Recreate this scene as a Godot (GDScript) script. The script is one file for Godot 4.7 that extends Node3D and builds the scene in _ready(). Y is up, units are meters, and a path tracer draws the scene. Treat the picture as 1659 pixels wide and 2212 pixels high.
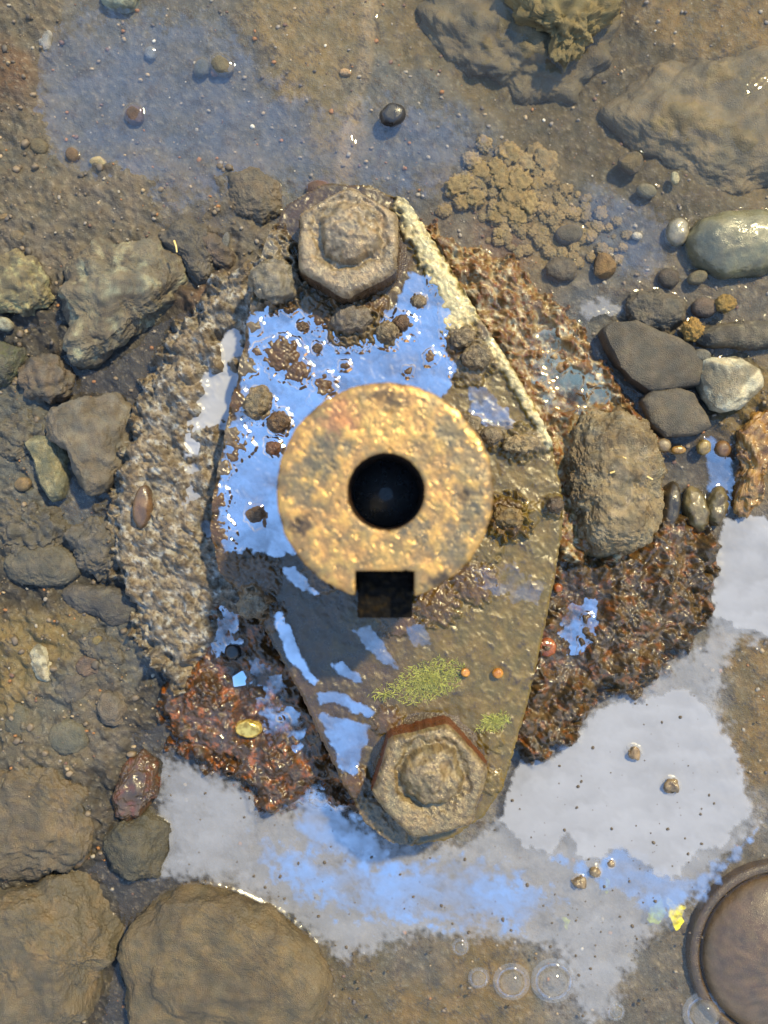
extends Node3D
# Lengths inside the builders are in tenths of a millimetre (one unit = S metres); x runs right, z runs towards the lower edge of the picture, y up; y = 0 is the level of the puddle.

const S := 0.0001
const EYE := 2080.0

var noises := {}
var mats := {}
var tex := {}
var rng := RandomNumberGenerator.new()
var taken := {}
var ico := {}

# ---------------------------------------------------------------- small helpers
func c8(r: float, g: float, b: float, a := 1.0) -> Color:
	return Color(r / 255.0, g / 255.0, b / 255.0, a)

func make_noise(seed_: int, freq: float, oct := 1, kind := FastNoiseLite.TYPE_SIMPLEX_SMOOTH) -> FastNoiseLite:
	var n := FastNoiseLite.new()
	n.noise_type = kind
	n.seed = seed_
	n.frequency = freq
	if oct > 1:
		n.fractal_type = FastNoiseLite.FRACTAL_FBM
		n.fractal_octaves = oct
	else:
		n.fractal_type = FastNoiseLite.FRACTAL_NONE
	if kind == FastNoiseLite.TYPE_CELLULAR:
		n.cellular_return_type = FastNoiseLite.RETURN_DISTANCE
	return n

# the place on the level h that stands at x, y of a sheet 1659 wide and 2212 long laid on the puddle
func at(x: float, y: float, h := 0.0) -> Vector2:
	var k := (EYE - h) / EYE
	return Vector2((x - 829.5) * k, (y - 1106.0) * k)

func outline(pts: Array, h := 0.0) -> PackedVector2Array:
	var out := PackedVector2Array()
	for i in range(0, pts.size(), 2):
		out.append(at(pts[i], pts[i + 1], h))
	return out

func sstep(a: float, b: float, x: float) -> float:
	var t := clampf((x - a) / (b - a), 0.0, 1.0)
	return t * t * (3.0 - 2.0 * t)

func numbered(called: String) -> String:
	var n: int = taken.get(called, 0)
	taken[called] = n + 1
	return called if n == 0 else "%s_%03d" % [called, n]

func tag(o: Node3D, label: String, category: String, group := "", kind := "") -> Node3D:
	if label: o.set_meta("label", label)
	if category: o.set_meta("category", category)
	if group: o.set_meta("group", group)
	if kind: o.set_meta("kind", kind)
	return o

func thing(called: String, where: Vector3, label: String, category: String, group := "") -> Node3D:
	var o := Node3D.new()
	o.name = numbered(called)
	o.position = where * S
	add_child(o)
	tag(o, label, category, group)
	return o

func put(called: String, mesh: Mesh, material: Material, parent: Node3D = null, where := Vector3.ZERO) -> MeshInstance3D:
	var o := MeshInstance3D.new()
	o.mesh = mesh
	o.material_override = material
	o.position = where * S
	o.cast_shadow = GeometryInstance3D.SHADOW_CASTING_SETTING_ON
	if parent:
		o.name = called
		parent.add_child(o, true)
	else:
		o.name = numbered(called)
		add_child(o)
	return o

func commit(v: PackedVector3Array, n: PackedVector3Array, c: PackedColorArray, idx: PackedInt32Array) -> ArrayMesh:
	var a := []
	a.resize(Mesh.ARRAY_MAX)
	for i in v.size():
		v[i] = v[i] * S
	a[Mesh.ARRAY_VERTEX] = v
	a[Mesh.ARRAY_NORMAL] = n
	if c.size() == v.size():
		a[Mesh.ARRAY_COLOR] = c
	a[Mesh.ARRAY_INDEX] = idx
	var m := ArrayMesh.new()
	m.add_surface_from_arrays(Mesh.PRIMITIVE_TRIANGLES, a)
	return m

func smooth_normals(v: PackedVector3Array, idx: PackedInt32Array) -> PackedVector3Array:
	var n := PackedVector3Array()
	n.resize(v.size())
	for i in range(0, idx.size(), 3):
		var a := idx[i]
		var b := idx[i + 1]
		var c := idx[i + 2]
		var f := (v[c] - v[a]).cross(v[b] - v[a])
		n[a] += f
		n[b] += f
		n[c] += f
	for i in n.size():
		n[i] = n[i].normalized()
	return n

# ---------------------------------------------------------------- sheets on a grid
class Sheet:
	var x0 := 0.0
	var z0 := 0.0
	var st := 1.0
	var nx := 0
	var nz := 0
	var F := PackedFloat32Array()
	var H := PackedFloat32Array()
	var C := PackedColorArray()
	func fit(lo: Vector2, hi: Vector2, step: float) -> void:
		x0 = lo.x
		z0 = lo.y
		st = step
		nx = int(ceil((hi.x - lo.x) / step)) + 1
		nz = int(ceil((hi.y - lo.y) / step)) + 1
		F.resize(nx * nz)
		H.resize(nx * nz)
		C.resize(nx * nz)
	func height(x: float, z: float) -> float:
		var u := clampf((x - x0) / st, 0.0, nx - 1.001)
		var w := clampf((z - z0) / st, 0.0, nz - 1.001)
		var i := int(u)
		var j := int(w)
		u -= i
		w -= j
		var k := j * nx + i
		return lerpf(lerpf(H[k], H[k + 1], u), lerpf(H[k + nx], H[k + nx + 1], u), w)

func poly_distance(p: PackedVector2Array, q: Vector2) -> float:
	var best := 1e18
	var inside := false
	var n := p.size()
	var j := n - 1
	for i in n:
		var a := p[j]
		var b := p[i]
		var ab := b - a
		var t := clampf((q - a).dot(ab) / maxf(ab.length_squared(), 1e-9), 0.0, 1.0)
		best = minf(best, (a + ab * t).distance_squared_to(q))
		if (a.y > q.y) != (b.y > q.y) and q.x < a.x + (q.y - a.y) / (b.y - a.y) * ab.x:
			inside = not inside
		j = i
	return sqrt(best) if inside else -sqrt(best)

# a grid over the outline with F = distance inside it (negative outside)
func sheet_over(p: PackedVector2Array, step: float, margin := 12.0) -> Sheet:
	var lo := p[0]
	var hi := p[0]
	for q in p:
		lo = lo.min(q)
		hi = hi.max(q)
	lo -= Vector2.ONE * margin
	hi += Vector2.ONE * margin
	var s := Sheet.new()
	s.fit(lo, hi, step)
	var cs := maxf(step, minf(9.0, maxf(3.0, (hi - lo).length() / 90.0)))
	var cx := int(ceil((hi.x - lo.x) / cs)) + 2
	var cz := int(ceil((hi.y - lo.y) / cs)) + 2
	var coarse := PackedFloat32Array()
	coarse.resize(cx * cz)
	for j in cz:
		for i in cx:
			coarse[j * cx + i] = poly_distance(p, lo + Vector2(i, j) * cs)
	for j in s.nz:
		var w := j * step / cs
		var cj := int(w)
		w -= cj
		for i in s.nx:
			var u := i * step / cs
			var ci := int(u)
			u -= ci
			var k := cj * cx + ci
			s.F[j * s.nx + i] = lerpf(lerpf(coarse[k], coarse[k + 1], u), lerpf(coarse[k + cx], coarse[k + cx + 1], u), w)
	return s

# the part of the grid where F > 0, cut cleanly along F = 0; with a wall down to the level down_to unless that is NAN
func sheet_mesh(s: Sheet, down_to := NAN, flare := 0.0, wall := Color(0, 0, 0, 0), rough_wall := 0.0) -> ArrayMesh:
	var nx := s.nx
	var nz := s.nz
	var v := PackedVector3Array()
	var n := PackedVector3Array()
	var c := PackedColorArray()
	var idx := PackedInt32Array()
	var where := PackedInt32Array()
	where.resize(nx * nz)
	where.fill(-1)
	var edges := {}
	var segs := PackedInt32Array()
	var inv := 1.0 / (2.0 * s.st)
	var F := s.F
	var H := s.H
	var C := s.C
	var near := PackedByteArray()
	near.resize(nx * nz)
	for j in nz - 1:
		for i in nx - 1:
			var k := j * nx + i
			if F[k] > 0.0 or F[k + 1] > 0.0 or F[k + nx] > 0.0 or F[k + nx + 1] > 0.0:
				near[k] = 1
				near[k + 1] = 1
				near[k + nx] = 1
				near[k + nx + 1] = 1
	for j in nz:
		var ja := maxi(j - 1, 0) * nx
		var jb := mini(j + 1, nz - 1) * nx
		for i in nx:
			var k := j * nx + i
			if near[k] == 0:
				continue
			where[k] = v.size()
			v.append(Vector3(s.x0 + i * s.st, H[k], s.z0 + j * s.st))
			n.append(Vector3((H[j * nx + maxi(i - 1, 0)] - H[j * nx + mini(i + 1, nx - 1)]) * inv, 1.0, (H[ja + i] - H[jb + i]) * inv).normalized())
			c.append(C[k])
	var corner := [0, 1, nx + 1, nx]
	for j in nz - 1:
		for i in nx - 1:
			var k := j * nx + i
			if near[k] == 0:
				continue
			var inside := int(F[k] > 0.0) + int(F[k + 1] > 0.0) + int(F[k + nx] > 0.0) + int(F[k + nx + 1] > 0.0)
			if inside == 0:
				continue
			if inside == 4:
				var a := where[k]
				var b := where[k + 1]
				var d := where[k + nx + 1]
				var e := where[k + nx]
				idx.append(a)
				idx.append(b)
				idx.append(d)
				idx.append(a)
				idx.append(d)
				idx.append(e)
				continue
			var ring := []
			var last_out := -1
			var first_in := -1
			for q in 4:
				var ka: int = k + corner[q]
				var kb: int = k + corner[(q + 1) % 4]
				if F[ka] > 0.0:
					ring.append(where[ka])
				if (F[ka] > 0.0) != (F[kb] > 0.0):
					var lo := mini(ka, kb)
					var key := lo * 2 + (0 if absi(ka - kb) == 1 else 1)
					if not edges.has(key):
						var hi := maxi(ka, kb)
						var t := clampf(F[lo] / (F[lo] - F[hi]), 0.0, 1.0)
						var va := where[lo]
						var vb := where[hi]
						edges[key] = v.size()
						v.append(v[va].lerp(v[vb], t))
						n.append(n[va].lerp(n[vb], t).normalized())
						c.append(c[va].lerp(c[vb], t))
					var e: int = edges[key]
					ring.append(e)
					if F[ka] > 0.0:
						last_out = e
					elif last_out >= 0:
						segs.append(last_out)
						segs.append(e)
						last_out = -1
					else:
						first_in = e
			if last_out >= 0 and first_in >= 0:
				segs.append(last_out)
				segs.append(first_in)
			for q in range(1, ring.size() - 1):
				idx.append(ring[0])
				idx.append(ring[q])
				idx.append(ring[q + 1])
	if not is_nan(down_to):
		var around := {}
		for q in range(0, segs.size(), 2):
			var d := v[segs[q + 1]] - v[segs[q]]
			var o := Vector3(d.z, 0, -d.x)
			for e in [segs[q], segs[q + 1]]:
				around[e] = around.get(e, Vector3.ZERO) + o
		var low := {}
		var rows := 5
		var nn: FastNoiseLite = noises.c
		for e in around:
			var o: Vector3 = around[e].normalized()
			var p := v[e]
			low[e] = v.size()
			for r in rows + 1:
				var t := float(r) / rows
				var y := lerpf(p.y, down_to, t)
				var push := flare * t * t + rough_wall * sin(t * PI) * (nn.get_noise_3d(p.x * 2.0, y * 2.0, p.z * 2.0) + 0.25)
				v.append(Vector3(p.x, y, p.z) + o * push)
				n.append(o)
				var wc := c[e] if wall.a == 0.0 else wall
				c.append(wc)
		for q in range(0, segs.size(), 2):
			var a: int = low[segs[q]]
			var b: int = low[segs[q + 1]]
			for r in rows:
				idx.append_array([b + r, a + r, a + r + 1, b + r, a + r + 1, b + r + 1])
	return commit(v, n, c, idx)

# ---------------------------------------------------------------- lathes and tubes
func lathe(profile: Array, segs: int, ca: Color, cb: Color, a0 := 0.0, a1 := TAU) -> ArrayMesh:
	var v := PackedVector3Array()
	var c := PackedColorArray()
	var idx := PackedInt32Array()
	var m := profile.size()
	var nn: FastNoiseLite = noises.c
	for i in segs + 1:
		var a := a0 + (a1 - a0) * i / segs
		for p in profile:
			v.append(Vector3(cos(a) * p.x, p.y, sin(a) * p.x))
			c.append(ca.lerp(cb, clampf(0.5 + nn.get_noise_3d(cos(a) * p.x, p.y, sin(a) * p.x), 0, 1)))
	for i in segs:
		for j in m - 1:
			var k := i * m + j
			idx.append_array([k, k + 1, k + m, k + 1, k + m + 1, k + m])
	var n := smooth_normals(v, idx)
	if absf(a1 - a0 - TAU) < 1e-4:
		for j in m:
			var w := (n[j] + n[segs * m + j]).normalized()
			n[j] = w
			n[segs * m + j] = w
	return commit(v, n, c, idx)

func tube_into(v: PackedVector3Array, n: PackedVector3Array, c: PackedColorArray, idx: PackedInt32Array, path: Array, r0: float, r1: float, sides: int, ca: Color, cb: Color) -> void:
	var first := v.size()
	for i in path.size():
		var d: Vector3 = (path[mini(i + 1, path.size() - 1)] - path[maxi(i - 1, 0)]).normalized()
		var u := d.cross(Vector3.UP if absf(d.y) < 0.9 else Vector3.RIGHT).normalized()
		var w := u.cross(d)
		var t := float(i) / (path.size() - 1)
		for k in sides:
			var a := TAU * k / sides
			var o := u * cos(a) + w * sin(a)
			v.append(path[i] + o * lerpf(r0, r1, t))
			n.append(o)
			c.append(ca.lerp(cb, t))
	for i in path.size() - 1:
		for k in sides:
			var a := first + i * sides + k
			var b := first + i * sides + (k + 1) % sides
			idx.append_array([a, b, a + sides, b, b + sides, a + sides])

# ---------------------------------------------------------------- stones
func icosphere(level: int) -> Array:
	if ico.has(level):
		return ico[level]
	var v := PackedVector3Array()
	var idx := PackedInt32Array()
	if level == 0:
		var t := (1.0 + sqrt(5.0)) / 2.0
		for p in [[-1, t, 0], [1, t, 0], [-1, -t, 0], [1, -t, 0], [0, -1, t], [0, 1, t], [0, -1, -t], [0, 1, -t], [t, 0, -1], [t, 0, 1], [-t, 0, -1], [-t, 0, 1]]:
			v.append(Vector3(p[0], p[1], p[2]).normalized())
		var f := [0, 11, 5, 0, 5, 1, 0, 1, 7, 0, 7, 10, 0, 10, 11, 1, 5, 9, 5, 11, 4, 11, 10, 2, 10, 7, 6, 7, 1, 8, 3, 9, 4, 3, 4, 2, 3, 2, 6, 3, 6, 8, 3, 8, 9, 4, 9, 5, 2, 4, 11, 6, 2, 10, 8, 6, 7, 9, 8, 1]
		for i in range(0, f.size(), 3):
			idx.append_array([f[i], f[i + 2], f[i + 1]])
	else:
		var less := icosphere(level - 1)
		v = less[0].duplicate()
		var old: PackedInt32Array = less[1]
		var mid := {}
		for i in range(0, old.size(), 3):
			var m := []
			for q in 3:
				var a := old[i + q]
				var b := old[i + (q + 1) % 3]
				var key := mini(a, b) * 1000000 + maxi(a, b)
				if not mid.has(key):
					mid[key] = v.size()
					v.append((v[a] + v[b]).normalized())
				m.append(mid[key])
			idx.append_array([old[i], m[0], m[2], old[i + 1], m[1], m[0], old[i + 2], m[2], m[1], m[0], m[1], m[2]])
	ico[level] = [v, idx]
	return ico[level]

func ellipse_profile(rx: float, rz: float, turn: float) -> PackedFloat32Array:
	var r := PackedFloat32Array()
	for i in 64:
		var a := TAU * i / 64.0 - turn
		r.append(rx * rz / sqrt(pow(rz * cos(a), 2.0) + pow(rx * sin(a), 2.0)))
	return r

func outline_profile(p: PackedVector2Array, mid: Vector2) -> PackedFloat32Array:
	var r := PackedFloat32Array()
	for i in 64:
		var d := Vector2.from_angle(TAU * i / 64.0)
		var far := 1.0
		for k in p.size():
			var hit = Geometry2D.segment_intersects_segment(mid, mid + d * 3000.0, p[k], p[(k + 1) % p.size()])
			if hit != null:
				far = maxf(far, mid.distance_to(hit))
		r.append(far)
	return r

# a lump with the given plan (64 radii), half height hv; look: amp (relief), freq, pw (plan squareness), flat (top flatness), cuts (facets), crumb (fine relief), a, b, c (colours), ramp
func lump(prof: PackedFloat32Array, hv: float, level: int, seed_: int, look: Dictionary) -> ArrayMesh:
	var base := icosphere(level)
	var dirs: PackedVector3Array = base[0]
	var idx: PackedInt32Array = base[1]
	var v := PackedVector3Array()
	var c := PackedColorArray()
	v.resize(dirs.size())
	c.resize(dirs.size())
	var mean := 0.0
	for r in prof:
		mean += r / 64.0
	var amp: float = look.get("amp", 0.08) * minf(mean, hv * 2.0)
	var freq: float = look.get("freq", 1.0) / mean
	var crumb: float = look.get("crumb", 0.0)
	var pw: float = look.get("pw", 0.7)
	var flat: float = look.get("flat", 0.8)
	var ca: Color = look.get("a", c8(110, 100, 88))
	var cb: Color = look.get("b", c8(85, 78, 70))
	var cc: Color = look.get("c", ca)
	var big: FastNoiseLite = noises.unit
	var tone: FastNoiseLite = noises.unit2
	var pop: FastNoiseLite = noises.pop
	var fine: FastNoiseLite = noises.fine
	var r := RandomNumberGenerator.new()
	r.seed = seed_ * 77 + 5
	var cuts := []
	for i in int(look.get("cuts", 0)):
		var d := Vector3(r.randf_range(-1, 1), r.randf_range(-0.15, 1.0), r.randf_range(-1, 1)).normalized()
		cuts.append([d, r.randf_range(0.55, 0.85)])
	var off := Vector3(seed_ * 13.7, seed_ * 5.1, seed_ * 9.3)
	for i in dirs.size():
		var d := dirs[i]
		for k in cuts:
			var over: float = d.dot(k[0]) - k[1]
			if over > 0.0:
				d -= k[0] * over * 0.93
		var hor := sqrt(d.x * d.x + d.z * d.z)
		var a := fposmod(atan2(d.z, d.x), TAU) / TAU * 64.0
		var ai := int(a) % 64
		var R := lerpf(prof[ai], prof[(ai + 1) % 64], a - floorf(a))
		var rho := pow(hor, pw)
		var y := signf(d.y) * pow(absf(d.y), flat) * hv
		var p := Vector3(0, y, 0)
		if hor > 1e-6:
			p += Vector3(d.x, 0, d.z) / hor * R * rho
		var q := p * freq + off
		var nb := big.get_noise_3dv(q)
		var disp := nb * amp
		if crumb > 0.0:
			disp += (pop.get_noise_3dv(p + off * 40.0) * -1.0 - 0.3) * crumb * 1.6 + fine.get_noise_3dv(p + off * 30.0) * crumb
		v[i] = p + dirs[i] * disp
		var t := tone.get_noise_3dv(q * 1.3)
		var t2 := tone.get_noise_3dv(q * 3.1 + Vector3(31, 7, 3))
		var col := ca.lerp(cb, sstep(-0.25, 0.35, t + 0.35 * t2))
		col = col.lerp(cc, sstep(-0.1, 0.7, t2 - 0.5 * t))
		c[i] = col
	return commit(v, smooth_normals(v, idx), c, idx)

# ---------------------------------------------------------------- materials
func grain(seed_: int, freq: float, oct: int, lo: float, hi: float, warm := 0.0, size := 512, sharp := 1.0) -> ImageTexture:
	var n := make_noise(seed_, freq, oct)
	var im := n.get_seamless_image(size, size)
	im.convert(Image.FORMAT_L8)
	var src := im.get_data()
	var out := PackedByteArray()
	out.resize(size * size * 3)
	var lut := PackedByteArray()
	for i in 256:
		var t := pow(clampf((i / 255.0 - 0.5) * sharp + 0.5, 0, 1), 1.0)
		var g := lerpf(lo, hi, t)
		lut.append_array([int(255 * clampf(g * (1.0 + warm * (0.5 - t)), 0, 1)), int(255 * clampf(g, 0, 1)), int(255 * clampf(g * (1.0 - warm * (0.5 - t)), 0, 1))])
	for i in src.size():
		var k := src[i] * 3
		out[i * 3] = lut[k]
		out[i * 3 + 1] = lut[k + 1]
		out[i * 3 + 2] = lut[k + 2]
	return ImageTexture.create_from_image(Image.create_from_data(size, size, false, Image.FORMAT_RGB8, out))

func earth(called: String, rough: float, scale: float, bump: float, coat := 0.0, spec := 0.5, metal := 0.0) -> StandardMaterial3D:
	var m := StandardMaterial3D.new()
	m.resource_name = called
	m.vertex_color_use_as_albedo = true
	m.vertex_color_is_srgb = true
	m.albedo_texture = tex.grain
	m.uv1_triplanar = true
	m.uv1_world_triplanar = true
	m.uv1_scale = Vector3.ONE * scale
	m.detail_enabled = true
	m.detail_blend_mode = BaseMaterial3D.BLEND_MODE_MUL
	m.detail_albedo = tex.blotch
	m.detail_uv_layer = BaseMaterial3D.DETAIL_UV_2
	m.uv2_triplanar = true
	m.uv2_world_triplanar = true
	m.uv2_scale = Vector3.ONE * scale * 0.37
	m.roughness = 1.0
	m.roughness_texture = tex["rough_dry"] if rough > 0.6 else tex["rough_wet"]
	m.roughness_texture_channel = BaseMaterial3D.TEXTURE_CHANNEL_RED
	m.metallic = metal
	m.metallic_specular = spec
	m.heightmap_enabled = true
	m.heightmap_texture = tex.relief
	m.heightmap_scale = bump
	if coat > 0.0:
		m.clearcoat_enabled = true
		m.clearcoat = coat
		m.clearcoat_roughness = 0.12
	mats[called] = m
	return m

func film(called: String, color: Color, rough: float, metal: float) -> ORMMaterial3D:
	var m := ORMMaterial3D.new()
	m.resource_name = called
	m.transparency = BaseMaterial3D.TRANSPARENCY_ALPHA
	m.albedo_color = color
	m.vertex_color_use_as_albedo = true
	m.vertex_color_is_srgb = true
	var im := Image.create(4, 4, false, Image.FORMAT_RGB8)
	im.fill(Color(1.0, rough, metal))
	m.orm_texture = ImageTexture.create_from_image(im)
	m.cull_mode = BaseMaterial3D.CULL_DISABLED
	mats[called] = m
	return m

func setup_materials() -> void:
	noises.a = make_noise(3, 0.0045, 3)
	noises.b = make_noise(11, 0.018, 3)
	noises.c = make_noise(17, 0.06, 2)
	noises.d = make_noise(23, 0.16, 2)
	noises.fine = make_noise(29, 0.12, 2)
	noises.unit = make_noise(41, 0.85, 3)
	noises.unit2 = make_noise(47, 0.8, 3)
	noises.pop = make_noise(53, 0.045, 1, FastNoiseLite.TYPE_CELLULAR)
	noises.cell = make_noise(59, 0.022, 1, FastNoiseLite.TYPE_CELLULAR)
	noises.cell2 = make_noise(61, 0.055, 1, FastNoiseLite.TYPE_CELLULAR)
	tex.grain = grain(5, 0.16, 3, 0.70, 1.0, 0.08, 512, 1.9)
	tex.blotch = grain(6, 0.02, 4, 0.86, 1.0, -0.08, 512, 1.6)
	tex.relief = grain(7, 0.13, 3, 0.0, 1.0, 0.0, 512, 1.6)
	tex.rough_dry = grain(8, 0.03, 3, 0.55, 0.95, 0.0, 256, 1.5)
	tex.rough_wet = grain(9, 0.03, 3, 0.12, 0.62, 0.0, 256, 1.6)
	earth("mud", 0.8, 40.0, 0.014)
	earth("wet_mud", 0.4, 38.0, 0.02)
	earth("stone", 0.8, 50.0, 0.02)
	earth("plate_silt", 0.4, 50.0, 0.003)
	earth("black_iron", 0.8, 70.0, 0.012, 0.0, 0.25)
	earth("wet_stone", 0.4, 50.0, 0.005, 0.25)
	earth("crust", 0.4, 52.0, 0.02)
	earth("wet_rust", 0.4, 52.0, 0.012, 0.45)
	earth("bronze", 0.4, 48.0, 0.004, 0.0, 0.6, 0.45)
	earth("iron", 0.4, 52.0, 0.012, 0.0, 0.6, 0.12)
	earth("silt", 0.8, 60.0, 0.02)
	var w := StandardMaterial3D.new()
	w.resource_name = "clear_water"
	w.transparency = BaseMaterial3D.TRANSPARENCY_ALPHA
	w.albedo_color = Color(0.50, 0.42, 0.30, 0.025)
	w.roughness = 0.03
	w.metallic_specular = 0.33
	w.cull_mode = BaseMaterial3D.CULL_DISABLED
	mats.water = w
	film("sheen", Color(0.95, 0.93, 0.95), 0.05, 1.0)  # mirror metal, laid in patches to imitate sky reflected in water
	film("scum", Color(0.62, 0.62, 0.64), 0.25, 0.0)
	var leaf := StandardMaterial3D.new()
	leaf.resource_name = "algae"
	leaf.vertex_color_use_as_albedo = true
	leaf.vertex_color_is_srgb = true
	leaf.roughness = 0.45
	leaf.backlight_enabled = true
	leaf.backlight = Color(0.35, 0.4, 0.1)
	mats.leaf = leaf

# ---------------------------------------------------------------- the ground
var G: Sheet
var shore := PackedFloat32Array()
const BED := [
	# x, y, level, kind of bed, d also painting crevice shade
	60, 60, 6, "b", 250, 60, -12, "g", 430, 60, -16, "g", 600, 50, -4, "t", 770, 60, -6, "t", 950, 60, -50, "y", 1200, 60, -60, "y", 1450, 40, -30, "o", 1620, 40, -20, "o",
	15, 150, 14, "r", 150, 170, -14, "g", 330, 160, -18, "v", 500, 160, -18, "v", 640, 170, -5, "t", 730, 130, -10, "t", 800, 170, -14, "g", 900, 180, -20, "g", 1050, 190, -40, "y", 1200, 220, -60, "e", 900, 110, -34, "y", 1350, 130, -50, "e", 1330, 230, -54, "e",
	60, 290, 3, "b", 200, 280, -14, "v", 400, 280, -18, "v", 600, 290, -18, "v", 730, 320, -4, "t", 850, 300, -20, "v", 1000, 270, -22, "v", 1180, 262, -50, "e", 1400, 260, -60, "t", 1600, 300, -60, "t",
	60, 430, 12, "b", 250, 430, 6, "p", 400, 420, 0, "b", 540, 410, 2, "p", 640, 400, -12, "g", 850, 420, -18, "v", 960, 430, -12, "b", 1100, 420, -10, "t", 1260, 310, -50, "e", 1330, 370, -40, "e", 1320, 440, -18, "v", 1450, 440, -16, "e",
	60, 540, 16, "p", 250, 520, 8, "b", 430, 560, -4, "d", 520, 540, 6, "p", 1000, 540, -2, "b", 1080, 520, -8, "r", 1200, 530, -10, "t", 1330, 560, -16, "v", 1450, 620, -8, "b", 1600, 640, -4, "b",
	350, 720, -6, "d", 1280, 680, -6, "v", 1400, 640, -2, "b", 1600, 690, -4, "b", 100, 720, 4, "d", 460, 640, 12, "r",
	40, 860, 10, "g", 170, 830, -8, "d", 260, 850, 0, "d", 1580, 930, 0, "o", 1640, 880, 4, "o", 1500, 870, -14, "d",  # d beside the slabs paints the shadow in their gap
	30, 1000, 14, "g", 160, 1100, -4, "v", 200, 1080, -6, "v", 1560, 990, -10, "d", 1480, 980, -8, "d", 1640, 1020, -6, "o", 1450, 1060, 0, "b", 1520, 1080, -6, "b",
	40, 1110, 16, "g", 250, 1120, 4, "d", 1500, 1130, 0, "b", 1640, 1150, -14, "m",
	60, 1290, 8, "d", 230, 1250, 2, "d", 180, 1160, 6, "g", 1600, 1250, -20, "m", 1560, 1330, -20, "m",
	40, 1360, 24, "t", 110, 1380, 20, "t", 250, 1400, 12, "g", 310, 1440, 6, "v", 1600, 1410, -10, "o", 1640, 1500, -8, "o",
	30, 1460, 24, "t", 130, 1500, 18, "g", 230, 1480, 16, "p", 340, 1500, 4, "d", 1420, 1540, -20, "m", 1540, 1500, -14, "m", 1620, 1560, -8, "o",
	50, 1630, 30, "b", 140, 1650, 24, "b", 240, 1600, 12, "p", 310, 1600, 0, "d", 400, 1680, -12, "d", 1250, 1650, -22, "m", 1640, 1660, -8, "o",
	60, 1740, 34, "b", 160, 1760, 28, "b", 230, 1720, 8, "d", 330, 1760, -10, "d", 450, 1780, -26, "m", 600, 1790, -26, "m", 760, 1840, -26, "m", 1100, 1800, -26, "m", 1400, 1720, -26, "m", 1630, 1760, -14, "m",
	90, 1860, 26, "b", 230, 1920, -4, "d", 380, 1900, -14, "d", 520, 1890, -22, "m", 700, 1960, -22, "g", 900, 1960, -24, "m", 1150, 1930, -26, "m", 1400, 1880, -24, "m", 1600, 1850, -14, "b",
	250, 2060, -16, "d", 130, 1885, -4, "d", 740, 2090, -12, "y", 900, 2080, -18, "b", 1050, 2050, -16, "o", 1200, 2040, -22, "m", 1350, 2000, -24, "m", 1450, 2050, -16, "b",
	240, 2190, -2, "d", 740, 2180, -9, "y", 900, 2170, -12, "o", 1080, 2130, -12, "o", 1250, 2150, -18, "m", 1400, 2180, -14, "b", 1500, 2120, -14, "b", 30, 2190, 30, "b"]
const BEDS := {"b": [98, 88, 72], "g": [90, 88, 82], "v": [84, 84, 84], "t": [122, 102, 64], "y": [98, 82, 48], "e": [78, 67, 42], "o": [116, 92, 48], "r": [104, 78, 56], "p": [100, 90, 78], "d": [54, 49, 44], "m": [118, 112, 106]}

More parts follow.
